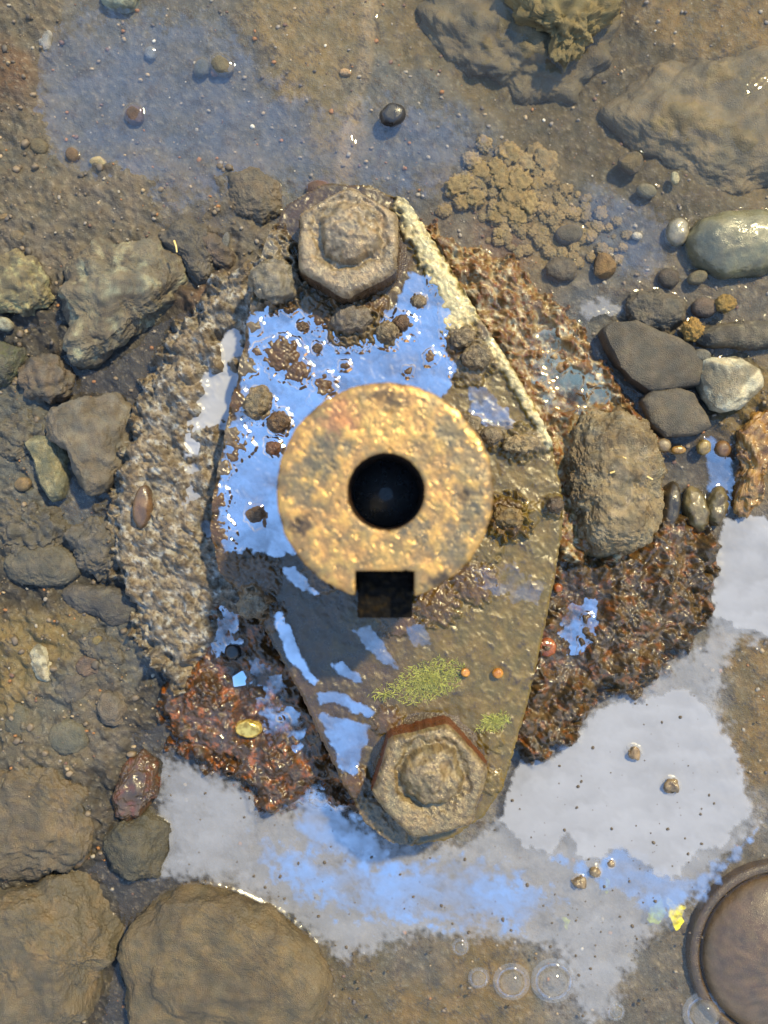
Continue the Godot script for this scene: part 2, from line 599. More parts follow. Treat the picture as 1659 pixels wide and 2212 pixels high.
func build_ground() -> void:
	# levels and tones of the bed, spread over a coarse grid
	var cs := 18.0
	var cx := 104
	var cz := 136
	var lo := Vector2(-930, -1215)
	var pts := []
	for i in range(0, BED.size(), 4):
		var k: Array = BEDS[BED[i + 3]]
		var lv := float(BED[i + 2])
		if lv > 0.0:
			lv = lv * 1.45 + 4.0
		pts.append([at(BED[i], BED[i + 1], lv), lv, c8(k[0], k[1], k[2])])
	var ch := PackedFloat32Array()
	var cc := PackedColorArray()
	ch.resize(cx * cz)
	cc.resize(cx * cz)
	for j in cz:
		for i in cx:
			var q := lo + Vector2(i, j) * cs
			var wob := Vector2(noises.b.get_noise_2d(q.x, q.y), noises.b.get_noise_2d(q.y + 900.0, q.x)) * 26.0
			q += wob
			var sw := 0.0
			var sh := 0.0
			var sr := 0.0
			var sg := 0.0
			var sb := 0.0
			for p in pts:
				var w := 1.0 / pow(p[0].distance_squared_to(q) + 600.0, 2.0)
				sw += w
				sh += w * p[1]
				var c: Color = p[2]
				sr += w * c.r
				sg += w * c.g
				sb += w * c.b
			ch[j * cx + i] = sh / sw
			cc[j * cx + i] = Color(sr / sw, sg / sw, sb / sw)
	G = Sheet.new()
	G.fit(Vector2(-900, -1176), Vector2(900, 1176), 3.7)
	var nb: FastNoiseLite = noises.b
	var nc: FastNoiseLite = noises.c
	var nd: FastNoiseLite = noises.d
	var ncell: FastNoiseLite = noises.cell
	var ncell2: FastNoiseLite = noises.cell2
	var trail := [at(800, -20), at(790, 120), at(760, 260), at(742, 330), at(736, 400)]
	var dark := c8(70, 60, 48)
	var pale := c8(150, 138, 118)
	for j in G.nz:
		var z := G.z0 + j * G.st
		for i in G.nx:
			var x := G.x0 + i * G.st
			var u := (x - lo.x) / cs
			var w := (z - lo.y) / cs
			var ci := int(u)
			var cj := int(w)
			u -= ci
			w -= cj
			var k := cj * cx + ci
			var h := lerpf(lerpf(ch[k], ch[k + 1], u), lerpf(ch[k + cx], ch[k + cx + 1], u), w)
			var col := cc[k].lerp(cc[k + 1], u).lerp(cc[k + cx].lerp(cc[k + cx + 1], u), w)
			var bank := sstep(-8.0, 8.0, h)
			var b := nb.get_noise_2d(x, z)
			var c := nc.get_noise_2d(x, z)
			var d := nd.get_noise_2d(x, z)
			var lumps := -ncell.get_noise_2d(x + b * 30.0, z + c * 14.0)
			var pops := -ncell2.get_noise_2d(x + c * 10.0, z + d * 4.0)
			h += b * lerpf(4.0, lerpf(9.0, 15.0, sstep(-700.0, -450.0, z)), bank) + c * lerpf(1.6, 2.6, bank) + d * lerpf(0.8, 1.2, bank) + bank * (lumps - 0.3) * lerpf(5.0, 15.0, sstep(-700.0, -450.0, z)) + (pops - 0.5) * lerpf(1.0, 1.8, bank)
			if z < -650.0:
				for t in 4:
					var pa: Vector2 = trail[t]
					var pb: Vector2 = trail[t + 1]
					if z >= pa.y and z < pb.y:
						var mid := lerpf(pa.x, pb.x, (z - pa.y) / (pb.y - pa.y)) + b * 7.0
						var near := sstep(26.0, 8.0, absf(x - mid))
						col = col.lerp(c8(142, 122, 92), near * 0.75)
						h += near * 5.0
			var f := maxf(absf(x) - 846.0, absf(z) - 1122.0)
			h += sstep(0.0, 44.0, f) * 34.0
			col = col.lerp(dark, sstep(0.1, 0.5, b * 0.6 + d * 0.5))
			col = col.lerp(pale, sstep(0.35, 0.75, c + d * 0.8) * 0.6)
			var gi := j * G.nx + i
			G.H[gi] = h
			G.C[gi] = col
	# one sheet: the worked bed in the middle, coarser and coarser out to the horizon
	var xs := PackedFloat32Array()
	var zs := PackedFloat32Array()
	for side in 2:
		var m := G.nx if side == 0 else G.nz
		var o := G.x0 if side == 0 else G.z0
		var list := PackedFloat32Array()
		var far := PackedFloat32Array()
		var step := 8.0
		var at_ := 0.0
		while at_ < 400000.0:
			at_ += step
			far.append(at_)
			step *= 1.28
		for k in range(far.size() - 1, -1, -1):
			list.append(o - far[k])
		for k in m:
			list.append(o + k * G.st)
		for k in far.size():
			list.append(o + (m - 1) * G.st + far[k])
		if side == 0: xs = list
		else: zs = list
	var ex := (xs.size() - G.nx) / 2
	var ez := (zs.size() - G.nz) / 2
	var v := PackedVector3Array()
	var n := PackedVector3Array()
	var c := PackedColorArray()
	var idx := PackedInt32Array()
	var W := xs.size()
	for j in zs.size():
		for i in W:
			var gi := clampi(i - ex, 0, G.nx - 1)
			var gj := clampi(j - ez, 0, G.nz - 1)
			var h := G.H[gj * G.nx + gi]
			var col := G.C[gj * G.nx + gi]
			var out := maxf(absf(xs[i]) - 900.0, absf(zs[j]) - 1176.0)
			if out > 0.0:
				var t := sstep(0.0, 260.0, out)
				h = lerpf(h, 40.0 + noises.a.get_noise_2d(xs[i], zs[j]) * 60.0 * exp(-out / 1500.0), t)
				col = col.lerp(c8(106, 92, 74), sstep(0.0, 60.0, out))
			v.append(Vector3(xs[i], h, zs[j]))
			n.append(Vector3.UP)
			c.append(col)
	for j in zs.size() - 1:
		for i in W - 1:
			var k := j * W + i
			idx.append(k)
			idx.append(k + 1)
			idx.append(k + W + 1)
			idx.append(k)
			idx.append(k + W + 1)
			idx.append(k + W)
	for j in zs.size():
		var ja := maxi(j - 1, 0)
		var jb := mini(j + 1, zs.size() - 1)
		for i in W:
			var ia := maxi(i - 1, 0)
			var ib := mini(i + 1, W - 1)
			n[j * W + i] = Vector3((v[j * W + ia].y - v[j * W + ib].y) / (xs[ib] - xs[ia]), 1.0, (v[ja * W + i].y - v[jb * W + i].y) / (zs[jb] - zs[ja])).normalized()
	var o := put("ground", commit(v, n, c, idx), mats.mud)
	tag(o, "muddy grey and brown ground of silt and grit around the fitting", "", "", "structure")
	shore = G.H.duplicate()

# remember where a thing stands in the puddle, so that the water climbs it a little
func stamp(mid: Vector2, prof: PackedFloat32Array, h0: float, hv: float) -> void:
	var far := 0.0
	for r in prof:
		far = maxf(far, r)
	far *= 1.06
	var i0 := clampi(int((mid.x - far - G.x0) / G.st), 0, G.nx - 1)
	var i1 := clampi(int((mid.x + far - G.x0) / G.st) + 1, 0, G.nx - 1)
	var j0 := clampi(int((mid.y - far - G.z0) / G.st), 0, G.nz - 1)
	var j1 := clampi(int((mid.y + far - G.z0) / G.st) + 1, 0, G.nz - 1)
	for j in range(j0, j1 + 1):
		for i in range(i0, i1 + 1):
			var d := Vector2(G.x0 + i * G.st, G.z0 + j * G.st) - mid
			var a := int(fposmod(d.angle(), TAU) / TAU * 64.0) % 64
			var t := d.length() / prof[a]
			var h := h0 + hv * (sqrt(1.0 - t * t) if t < 1.0 else -4.0 * (t - 1.0))
			var k := j * G.nx + i
			if t < 1.06 and h > shore[k]:
				shore[k] = h

# water, scum or a reflection patch over an outline: it lies at the level and climbs what stands in it
func layer(over: Sheet, ground: PackedFloat32Array, p: PackedVector2Array, step: float, level: float, climb: float, reach: float, ragged: float, alpha: float, vary := 0.0, tint := Color.WHITE, lift := 0.0, fade := 0.0) -> ArrayMesh:
	var s := sheet_over(p, step, ragged * 1.4 + step * 2.0)
	var keep := over.H
	over.H = ground
	var nb: FastNoiseLite = noises.b
	var nc: FastNoiseLite = noises.c
	var nd: FastNoiseLite = noises.d
	for j in s.nz:
		var z := s.z0 + j * step
		for i in s.nx:
			var x := s.x0 + i * step
			var k := j * s.nx + i
			var h := over.height(x, z)
			var b := nb.get_noise_2d(x * 1.3 + 500.0, z * 1.3)
			var c := nc.get_noise_2d(x, z + 300.0)
			var f := s.F[k]
			if ragged > 0.0:
				f += (b * 1.0 + c * 0.2 + nd.get_noise_2d(x, z) * 0.05) * ragged
			s.F[k] = minf(f, level + climb + 2.0 - h)
			s.H[k] = level + lift + climb * exp(-maxf(level - h, 0.0) / reach) + c * 0.05
			var flow: float = noises.a.get_noise_2d(x * 1.3 + c * 20.0, z * 3.2 + b * 60.0)
			var thick := alpha + vary * (flow * 1.5 + b * 0.35 + c * 0.15)
			if fade > 0.0:
				thick *= sstep(0.0, fade, f + c * fade * 0.5)
			s.C[k] = Color(tint.r, tint.g, tint.b, clampf(thick, 0.0, 0.98))
	over.H = keep
	return sheet_mesh(s)

func rect(x0: float, y0: float, x1: float, y1: float) -> Array:
	return [x0, y0, x1, y0, x1, y1, x0, y1]

# ---------------------------------------------------------------- stones
# stones of this place wear a coat of its mud
func muddy(look: Dictionary, m: String) -> void:
	if m != "stone" and m != "mud":
		return
	for k in ["a", "b", "c"]:
		if look.has(k):
			var c: Color = look[k]
			look[k] = c.lerp(c8(104, 96, 82), 0.12 if c.get_luminance() > 0.6 else 0.35)

# an oval stone: place, half sizes, turn in degrees, middle level, half height
func oval_stone(called: String, x: float, y: float, rx: float, ry: float, turn: float, h0: float, hv: float, m: String, look: Dictionary, label: String, category := "stone", group := "") -> MeshInstance3D:
	if x < 450.0 and (m == "stone" or m == "mud"):
		h0 -= hv * 0.18
	muddy(look, m)
	var mid := at(x, y, h0)
	var k := (EYE - h0) / EYE
	var prof := ellipse_profile(rx * k, ry * k, deg_to_rad(turn))
	var big := maxf(rx, ry)
	var mesh := lump(prof, hv, 5 if big > 60.0 else 4 if big > 22.0 else 3 if big > 10.0 else 2, int(x * 3.0 + y), look)
	var o := put(called, mesh, mats[m], null, Vector3(mid.x, h0, mid.y))
	tag(o, label, category, group)
	stamp(mid, prof, h0, hv)
	return o

func outlined_stone(called: String, pts: Array, h0: float, hv: float, m: String, look: Dictionary, label: String, category := "stone", level := 5) -> MeshInstance3D:
	if pts[0] < 450.0 and pts[1] < 1850.0 and (m == "stone" or m == "mud"):
		h0 -= hv * 0.18
	muddy(look, m)
	var p := outline(pts, h0)
	var mid := Vector2.ZERO
	for q in p:
		mid += q / p.size()
	var prof := outline_profile(p, mid)
	var o := put(called, lump(prof, hv, level, int(pts[0] * 2.0 + pts[1]), look), mats[m], null, Vector3(mid.x, h0, mid.y))
	tag(o, label, category)
	stamp(mid, prof, h0, hv)
	return o

func build_stones() -> void:
	# the left bank
	outlined_stone("boulder", [105, 640, 130, 585, 200, 545, 290, 495, 345, 490, 410, 535, 430, 600, 415, 655, 330, 700, 300, 745, 225, 803, 185, 795, 145, 755, 150, 715], 26, 78, "stone",
		{"a": c8(132, 122, 102), "b": c8(98, 86, 72), "c": c8(176, 172, 140), "amp": 0.22, "freq": 1.6, "cuts": 5, "crumb": 4.1, "flat": 0.7}, "largest greenish grey stone on the left bank with a pale top", "stone", 6)
	outlined_stone("stone", [-40, 590, 0, 555, 50, 550, 100, 565, 125, 605, 115, 650, 80, 685, 30, 690, -40, 700], 20, 60, "stone",
		{"a": c8(150, 135, 96), "b": c8(108, 96, 72), "c": c8(188, 176, 122), "amp": 0.2, "freq": 1.8, "cuts": 3, "crumb": 3.4}, "yellowish pale stone on the left edge beside the largest grey stone")
	oval_stone("pebble", 8, 700, 22, 15, 20, 34, 14, "stone", {"a": c8(186, 178, 150), "b": c8(150, 140, 112)}, "small cream pebble at the left edge under the yellowish stone", "pebble")
	outlined_stone("stone", [-40, 745, 10, 740, 55, 755, 62, 780, 45, 815, 30, 835, -40, 850], 24, 50, "stone", {"a": c8(96, 98, 78), "b": c8(78, 76, 66), "c": c8(86, 96, 54), "amp": 0.12, "cuts": 4, "crumb": 2.2}, "green tinged grey stone cut by the left edge of the picture")
	oval_stone("stone", 103, 822, 55, 50, 10, 14, 46, "mud", {"a": c8(104, 88, 74), "b": c8(84, 76, 68), "amp": 0.25, "freq": 2.0, "crumb": 5.4}, "lumpy brown stone between the green tinged stone and the grey egg stone")
	outlined_stone("stone", [103, 905, 120, 875, 190, 850, 250, 852, 285, 885, 285, 960, 270, 1010, 235, 1055, 195, 1065, 165, 1045, 145, 985, 110, 950], 30, 64, "stone",
		{"a": c8(124, 112, 98), "b": c8(104, 90, 72), "c": c8(142, 132, 116), "amp": 0.14, "freq": 1.4, "cuts": 3, "crumb": 3.0}, "grey egg shaped stone with orange flecks beside the left crust")
	outlined_stone("stone", [50, 945, 85, 937, 115, 940, 145, 980, 150, 1030, 140, 1075, 115, 1082, 95, 1050, 75, 990], 22, 44, "stone",
		{"a": c8(140, 132, 98), "b": c8(104, 106, 84), "c": c8(168, 158, 122), "amp": 0.08, "cuts": 3, "crumb": 2.2}, "pale green wedge shaped stone under the grey egg stone")
	oval_stone("pebble", 50, 1046, 18, 15, -20, 34, 13, "stone", {"a": c8(156, 124, 80), "b": c8(120, 96, 66)}, "small orange pebble below the pale green wedge stone", "pebble")
	oval_stone("stone", 55, 945, 75, 52, -15, 6, 42, "mud", {"a": c8(96, 90, 80), "b": c8(80, 74, 66), "amp": 0.25, "freq": 2.0, "crumb": 5.4}, "mud covered lump left of the pale green wedge stone")
	oval_stone("stone", 95, 1222, 84, 46, 4, 22, 40, "stone", {"a": c8(104, 98, 86), "b": c8(86, 80, 70), "amp": 0.12, "crumb": 2.7}, "flat oval grey stone on the left edge above the tan silt")
	oval_stone("stone", 55, 1145, 100, 62, 12, 6, 44, "mud", {"a": c8(92, 86, 78), "b": c8(74, 70, 64), "amp": 0.3, "freq": 2.2, "crumb": 6.8}, "crumbly dark lump above the flat oval stone")
	outlined_stone("stone", [130, 1275, 160, 1258, 230, 1265, 290, 1275, 315, 1310, 300, 1345, 240, 1352, 200, 1340, 150, 1325], 10, 44, "stone", {"a": c8(84, 80, 80), "b": c8(68, 66, 68), "c": c8(118, 110, 98), "amp": 0.1, "cuts": 3, "crumb": 2.2}, "dark slate coloured long stone below the left crust")
	outlined_stone("stone", [150, 1150, 200, 1115, 245, 1120, 270, 1170, 265, 1225, 220, 1250, 175, 1225], 12, 48, "mud", {"a": c8(98, 92, 86), "b": c8(78, 74, 70), "amp": 0.2, "freq": 1.7, "crumb": 4.7}, "grey mud coated stone under the grey egg stone")
	oval_stone("stone", 92, 1432, 21, 40, -14, 32, 26, "stone", {"a": c8(206, 194, 164), "b": c8(150, 138, 112), "amp": 0.2, "crumb": 2.2}, "narrow cream white stone in the tan silt at left")
	oval_stone("pebble", 150, 1590, 43, 41, 0, 26, 30, "stone", {"a": c8(112, 108, 92), "b": c8(94, 94, 84), "amp": 0.07, "crumb": 2.2}, "round grey pebble set in brown mud at left", "pebble")
	oval_stone("pebble", 45, 1562, 30, 46, -8, 30, 26, "stone", {"a": c8(104, 100, 84), "b": c8(86, 86, 76), "amp": 0.1, "crumb": 2.2}, "oval grey pebble left of the round grey pebble", "pebble")
	oval_stone("pebble", 243, 1528, 42, 36, 25, 24, 30, "stone", {"a": c8(134, 118, 102), "b": c8(108, 94, 80), "amp": 0.12, "cuts": 2, "crumb": 2.2}, "pinkish grey pebble above right of the round grey pebble", "pebble")
	oval_stone("pebble", 193, 1438, 27, 22, 0, 26, 20, "stone", {"a": c8(116, 92, 82), "b": c8(96, 78, 70), "cuts": 2, "crumb": 2.2}, "small pinkish brown pebble near the narrow cream stone", "pebble")
	oval_stone("pebble", 210, 1383, 12, 9, -35, 38, 9, "stone", {"a": c8(168, 140, 80), "b": c8(150, 122, 70)}, "tiny yellow oval pebble below the slate coloured stone", "pebble")
	oval_stone("stone", 165, 1480, 42, 40, 30, 10, 36, "mud", {"a": c8(96, 88, 80), "b": c8(80, 76, 72), "amp": 0.2, "crumb": 3.4}, "grey mud coated stone beside the narrow cream stone")
	outlined_stone("stone", [170, 1345, 215, 1350, 270, 1385, 280, 1430, 230, 1440, 180, 1410, 165, 1370], 6, 40, "mud", {"a": c8(92, 88, 82), "b": c8(74, 70, 66), "amp": 0.2, "crumb": 4.7}, "crumbly grey lump under the slate coloured stone")
	outlined_stone("stone", [-40, 1655, 60, 1640, 130, 1660, 190, 1700, 215, 1760, 195, 1840, 110, 1880, -40, 1880], 14, 70, "mud", {"a": c8(112, 94, 70), "b": c8(94, 80, 62), "amp": 0.16, "freq": 1.8, "crumb": 6.1, "flat": 0.5}, "broad brown mud caked stone at the lower left edge", "stone", 5)
	outlined_stone("stone", [-60, 1920, 30, 1900, 100, 1885, 190, 1895, 240, 1950, 258, 2030, 235, 2120, 215, 2230, 100, 2280, -60, 2270], 24, 96, "stone", {"a": c8(112, 98, 76), "b": c8(92, 82, 66), "c": c8(128, 104, 72), "amp": 0.2, "freq": 1.5, "cuts": 6, "crumb": 4.1}, "large angular brown rock in the lower left corner", "stone", 6)
	outlined_stone("stone", [262, 2060, 290, 1985, 350, 1935, 430, 1912, 500, 1925, 600, 1965, 680, 2030, 722, 2110, 690, 2180, 600, 2245, 440, 2270, 300, 2240], 6, 88, "stone", {"a": c8(116, 98, 70), "b": c8(96, 80, 58), "c": c8(128, 106, 70), "amp": 0.14, "freq": 1.6, "crumb": 2.6, "cuts": 2, "flat": 0.7}, "big smooth oval brown stone half in the lower puddle", "stone", 6)
	outlined_stone("stone", [228, 1800, 260, 1765, 320, 1745, 365, 1775, 372, 1830, 345, 1890, 285, 1905, 235, 1880], 6, 56, "stone", {"a": c8(88, 82, 66), "b": c8(70, 66, 54), "amp": 0.18, "cuts": 4, "crumb": 3.4}, "dark greenish stone on the puddle edge above the oval stone")
	outlined_stone("stone", [265, 1660, 310, 1620, 350, 1640, 345, 1710, 310, 1770, 255, 1760, 245, 1710], 4, 50, "wet_stone", {"a": c8(98, 78, 60), "b": c8(80, 64, 52), "c": c8(112, 70, 54), "amp": 0.2, "cuts": 4, "crumb": 3.4}, "reddish brown wet stone at the left corner of the puddle")
	oval_stone("pebble", 178, 1842, 20, 34, 15, 14, 24, "wet_stone", {"a": c8(104, 84, 58), "b": c8(78, 70, 56), "cuts": 2}, "small brown chip left of the dark greenish stone", "pebble")
	oval_stone("stone", 30, 1800, 60, 46, 0, 26, 40, "mud", {"a": c8(108, 92, 66), "b": c8(88, 76, 58), "amp": 0.25, "crumb": 5.4}, "brown lump under the mud caked stone at the left edge")
	outlined_stone("stone", [330, 520, 400, 470, 450, 500, 490, 560, 455, 620, 415, 610, 390, 560], 0, 44, "mud", {"a": c8(90, 82, 74), "b": c8(72, 68, 64), "amp": 0.2, "crumb": 4.7}, "dark muddy stone between the largest grey stone and the left crust")
	outlined_stone("stone", [490, 380, 560, 365, 605, 400, 610, 465, 570, 490, 510, 470], -10, 42, "mud", {"a": c8(108, 94, 78), "b": c8(86, 80, 72), "amp": 0.16, "crumb": 3.4}, "brown submerged stone left of the upper bolt")
	oval_stone("stone", 470, 545, 50, 26, 48, 2, 32, "mud", {"a": c8(100, 82, 70), "b": c8(80, 68, 60), "amp": 0.2, "crumb": 4.1}, "long reddish mud lump below the brown submerged stone")
	# upper left pool
	oval_stone("pebble", 480, 143, 26, 21, 30, -6, 20, "stone", {"a": c8(120, 108, 82), "b": c8(96, 86, 68), "cuts": 4, "crumb": 0.6}, "angular tan pebble in the upper left pool", "pebble")
	oval_stone("pebble", 437, 150, 17, 21, 20, -8, 18, "stone", {"a": c8(84, 90, 84), "b": c8(66, 72, 70)}, "dark grey green pebble touching the angular tan pebble", "pebble")
	oval_stone("pebble", 463, 158, 8, 7, 0, -8, 8, "stone", {"a": c8(164, 112, 84), "b": c8(140, 96, 74)}, "tiny orange pebble between the two upper left pebbles", "pebble")
	oval_stone("pebble", 292, 250, 21, 23, 0, -6, 18, "stone", {"a": c8(104, 72, 58), "b": c8(84, 62, 54), "cuts": 4}, "reddish brown pebble in the middle of the upper left pool", "pebble")
	oval_stone("pebble", 214, 351, 21, 12, 8, 2, 11, "stone", {"a": c8(190, 172, 130), "b": c8(160, 140, 104), "cuts": 3}, "cream chip on the lower edge of the upper left pool", "pebble")
	oval_stone("pebble", 232, 366, 18, 12, 20, -4, 11, "stone", {"a": c8(118, 122, 122), "b": c8(96, 98, 98)}, "grey pebble tucked under the cream chip", "pebble")
	oval_stone("pebble", 157, 336, 14, 17, -20, 2, 13, "stone", {"a": c8(126, 94, 66), "b": c8(104, 80, 60)}, "brown pebble left of the cream chip", "pebble")
	oval_stone("pebble", 86, 318, 20, 17, 30, 8, 15, "stone", {"a": c8(128, 110, 78), "b": c8(104, 90, 66)}, "tan pebble at the left end of the pebble row", "pebble")
	oval_stone("pebble", 326, 116, 13, 15, 0, -10, 11, "stone", {"a": c8(140, 148, 154), "b": c8(112, 120, 128)}, "pale blue grey pebble in the upper left pool", "pebble")
	oval_stone("pebble", 101, 88, 17, 24, 0, 4, 14, "stone", {"a": c8(178, 172, 164), "b": c8(140, 136, 130), "cuts": 3}, "pale grey pebble on the shore of the upper left pool", "pebble")
	oval_stone("stone", 265, -8, 46, 34, 8, 0, 28, "stone", {"a": c8(158, 162, 138), "b": c8(120, 124, 104), "amp": 0.15, "cuts": 3, "crumb": 1.0}, "pale greenish stone cut by the top edge at upper left")
	oval_stone("pebble", 746, 157, 13, 8, 5, -8, 8, "stone", {"a": c8(196, 158, 112), "b": c8(170, 138, 98)}, "small cream pebble beside the pale silt trail at the top", "pebble")
	oval_stone("pebble", 848, 250, 29, 24, -20, 4, 22, "wet_stone", {"a": c8(46, 44, 44), "b": c8(36, 36, 38)}, "wet black pebble right of the pale silt trail", "pebble")
	oval_stone("pebble", 9, 470, 15, 7, -15, 24, 8, "stone", {"a": c8(168, 132, 84), "b": c8(140, 112, 76)}, "orange tan sliver at the left edge above the yellowish stone", "pebble")
	oval_stone("pebble", 38, 512, 16, 13, 0, 26, 12, "stone", {"a": c8(138, 118, 88), "b": c8(112, 98, 76)}, "tan pebble on the bank above the yellowish stone", "pebble")
	oval_stone("pebble", 142, 438, 9, 10, 0, 14, 8, "stone", {"a": c8(140, 132, 112), "b": c8(118, 110, 92)}, "tiny pale pebble on the bank below the pool", "pebble")
	oval_stone("pebble", 690, 412, 30, 22, 0, -8, 20, "mud", {"a": c8(104, 66, 56), "b": c8(84, 58, 50)}, "reddish pebble behind the upper bolt", "pebble")
	oval_stone("stone_chip", 487, 525, 9, 24, 12, 20, 8, "stone", {"a": c8(110, 112, 118), "b": c8(92, 94, 98)}, "thin grey sliver lying above the left crust", "stone chip")
	# upper right
	outlined_stone("boulder", [900, 40, 960, -60, 1120, -80, 1280, -60, 1335, 60, 1300, 150, 1230, 215, 1120, 212, 1020, 175, 940, 120], -62, 58, "mud", {"a": c8(104, 90, 60), "b": c8(84, 72, 48), "c": c8(116, 100, 66), "amp": 0.28, "freq": 2.2, "crumb": 5.0, "flat": 0.7, "pw": 0.8}, "big sunken boulder at the top right of centre", "boulder", 5)
	outlined_stone("boulder", [1290, 250, 1360, 180, 1480, 130, 1600, 110, 1740, 110, 1740, 380, 1640, 410, 1580, 440, 1500, 430, 1450, 380, 1380, 340], -58, 60, "mud", {"a": c8(124, 107, 74), "b": c8(98, 84, 58), "c": c8(138, 118, 82), "amp": 0.22, "freq": 2.0, "crumb": 4.0, "flat": 0.7, "pw": 0.8}, "big tan sunken boulder in the upper right corner", "boulder", 5)
	outlined_stone("silt_tongue", [1080, -60, 1330, -60, 1340, 30, 1290, 60, 1250, 110, 1225, 138, 1195, 115, 1185, 70, 1120, 50], 14, 44, "silt", {"a": c8(140, 122, 80), "b": c8(112, 98, 64), "amp": 0.3, "freq": 2.5, "crumb": 5.0}, "pale tan silt tongue hanging from the top edge", "silt", 5)
	outlined_stone("stone", [1475, 520, 1500, 480, 1560, 460, 1640, 455, 1720, 470, 1720, 560, 1640, 600, 1560, 607, 1500, 580], 0, 58, "wet_stone", {"a": c8(120, 116, 90), "b": c8(98, 96, 78), "c": c8(136, 128, 96), "amp": 0.06, "flat": 0.85, "pw": 0.85, "crumb": 0.8}, "smooth rounded greenish pebble at the right edge")
	oval_stone("pebble", 1462, 503, 25, 31, 10, -2, 24, "wet_stone", {"a": c8(140, 132, 112), "b": c8(116, 110, 96), "amp": 0.08}, "small pale pebble touching the smooth greenish pebble", "pebble")
	outlined_stone("stone", [1268, 700, 1300, 683, 1370, 695, 1440, 725, 1490, 752, 1520, 800, 1508, 835, 1440, 845, 1400, 850, 1350, 830, 1315, 790, 1285, 745], 12, 36, "stone", {"a": c8(104, 94, 80), "b": c8(82, 74, 64), "amp": 0.07, "flat": 0.35, "pw": 0.45, "crumb": 1.0, "cuts": 2}, "larger flat grey brown slab right of the crust")
	outlined_stone("stone", [1380, 868, 1400, 848, 1450, 838, 1490, 850, 1515, 890, 1532, 925, 1500, 940, 1430, 945, 1400, 915], 10, 36, "stone", {"a": c8(116, 104, 88), "b": c8(96, 86, 74), "amp": 0.06, "flat": 0.35, "pw": 0.45, "crumb": 1.0}, "smaller flat grey slab under the larger slab")
	outlined_stone("stone", [1505, 765, 1560, 775, 1605, 757, 1650, 795, 1645, 835, 1600, 885, 1555, 905, 1530, 890, 1510, 830], 26, 56, "stone", {"a": c8(236, 222, 184), "b": c8(160, 146, 116), "c": c8(210, 198, 166), "amp": 0.12, "cuts": 7, "crumb": 1.0, "flat": 0.7}, "angular white quartz stone at the right beside the slabs")
	outlined_stone("stone", [1345, 665, 1365, 635, 1430, 628, 1480, 650, 1478, 695, 1430, 725, 1370, 705], 2, 40, "mud", {"a": c8(98, 88, 74), "b": c8(78, 72, 62), "amp": 0.2, "crumb": 3.0}, "muddy brown stone above the larger slab")
	outlined_stone("stone", [1475, 725, 1530, 700, 1620, 695, 1720, 705, 1720, 745, 1620, 755, 1520, 750], 8, 34, "stone", {"a": c8(94, 86, 74), "b": c8(76, 70, 62), "c": c8(140, 130, 106), "amp": 0.12, "cuts": 3, "crumb": 1.6}, "long dark stone with a pale edge above the white quartz")
	oval_stone("pebble", 1515, 768, 20, 14, 10, 30, 14, "stone", {"a": c8(140, 132, 116), "b": c8(112, 104, 90)}, "small grey pebble on the upper tip of the white quartz", "pebble")
	oval_stone("clay_crumb", 1496, 712, 20, 24, 0, 34, 16, "silt", {"a": c8(170, 132, 66), "b": c8(140, 108, 56), "amp": 0.3, "freq": 2.5, "crumb": 2.0}, "lower of two ochre clay crumbs above the slabs", "clay crumb")
	oval_stone("clay_crumb", 1566, 656, 21, 17, 0, 26, 14, "silt", {"a": c8(158, 126, 66), "b": c8(130, 104, 58), "amp": 0.3, "freq": 2.5, "crumb": 2.0}, "upper of two ochre clay crumbs above the slabs", "clay crumb")
	oval_stone("pebble", 1520, 665, 27, 22, 0, 10, 20, "stone", {"a": c8(116, 94, 80), "b": c8(92, 78, 68), "amp": 0.1}, "pinkish pebble between the two ochre crumbs", "pebble")
	oval_stone("pebble", 1303, 578, 30, 26, 70, -2, 24, "stone", {"a": c8(146, 108, 60), "b": c8(116, 86, 52), "cuts": 4, "crumb": 1.0}, "orange brown block shaped pebble below the crumb patch", "pebble")
	oval_stone("pebble", 1442, 602, 24, 22, 20, 0, 20, "stone", {"a": c8(78, 66, 58), "b": c8(62, 56, 50)}, "dark brown round pebble left below the greenish pebble", "pebble")
	oval_stone("pebble", 1506, 600, 22, 15, -20, 10, 14, "stone", {"a": c8(132, 118, 86), "b": c8(108, 96, 74)}, "tan pebble below the smooth greenish pebble", "pebble")
	oval_stone("pebble", 1228, 508, 32, 22, -8, -10, 20, "stone", {"a": c8(96, 88, 78), "b": c8(80, 74, 66)}, "grey oval pebble among the tan crumbs", "pebble")
	oval_stone("pebble", 1376, 510, 12, 8, 10, -6, 8, "stone", {"a": c8(214, 202, 176), "b": c8(186, 174, 148)}, "small white pebble in the right pool", "pebble")
	oval_stone("pebble", 1396, 413, 22, 15, 15, -4, 14, "stone", {"a": c8(132, 126, 104), "b": c8(108, 104, 88)}, "pale flat pebble at the foot of the tan boulder", "pebble")
	oval_stone("pebble", 1458, 385, 9, 14, -10, 2, 8, "stone", {"a": c8(206, 190, 146), "b": c8(178, 162, 124)}, "small bright cream chip against the tan boulder", "pebble")
	oval_stone("pebble", 1362, 352, 28, 24, 0, -8, 22, "stone", {"a": c8(116, 98, 68), "b": c8(94, 82, 60), "cuts": 3}, "brown angular pebble at the foot of the tan boulder", "pebble")
	oval_stone("pebble", 1210, 585, 36, 28, 0, -10, 26, "mud", {"a": c8(86, 76, 66), "b": c8(70, 64, 58), "amp": 0.15, "crumb": 1.6}, "dark pebble at the corner of the right crust", "pebble")
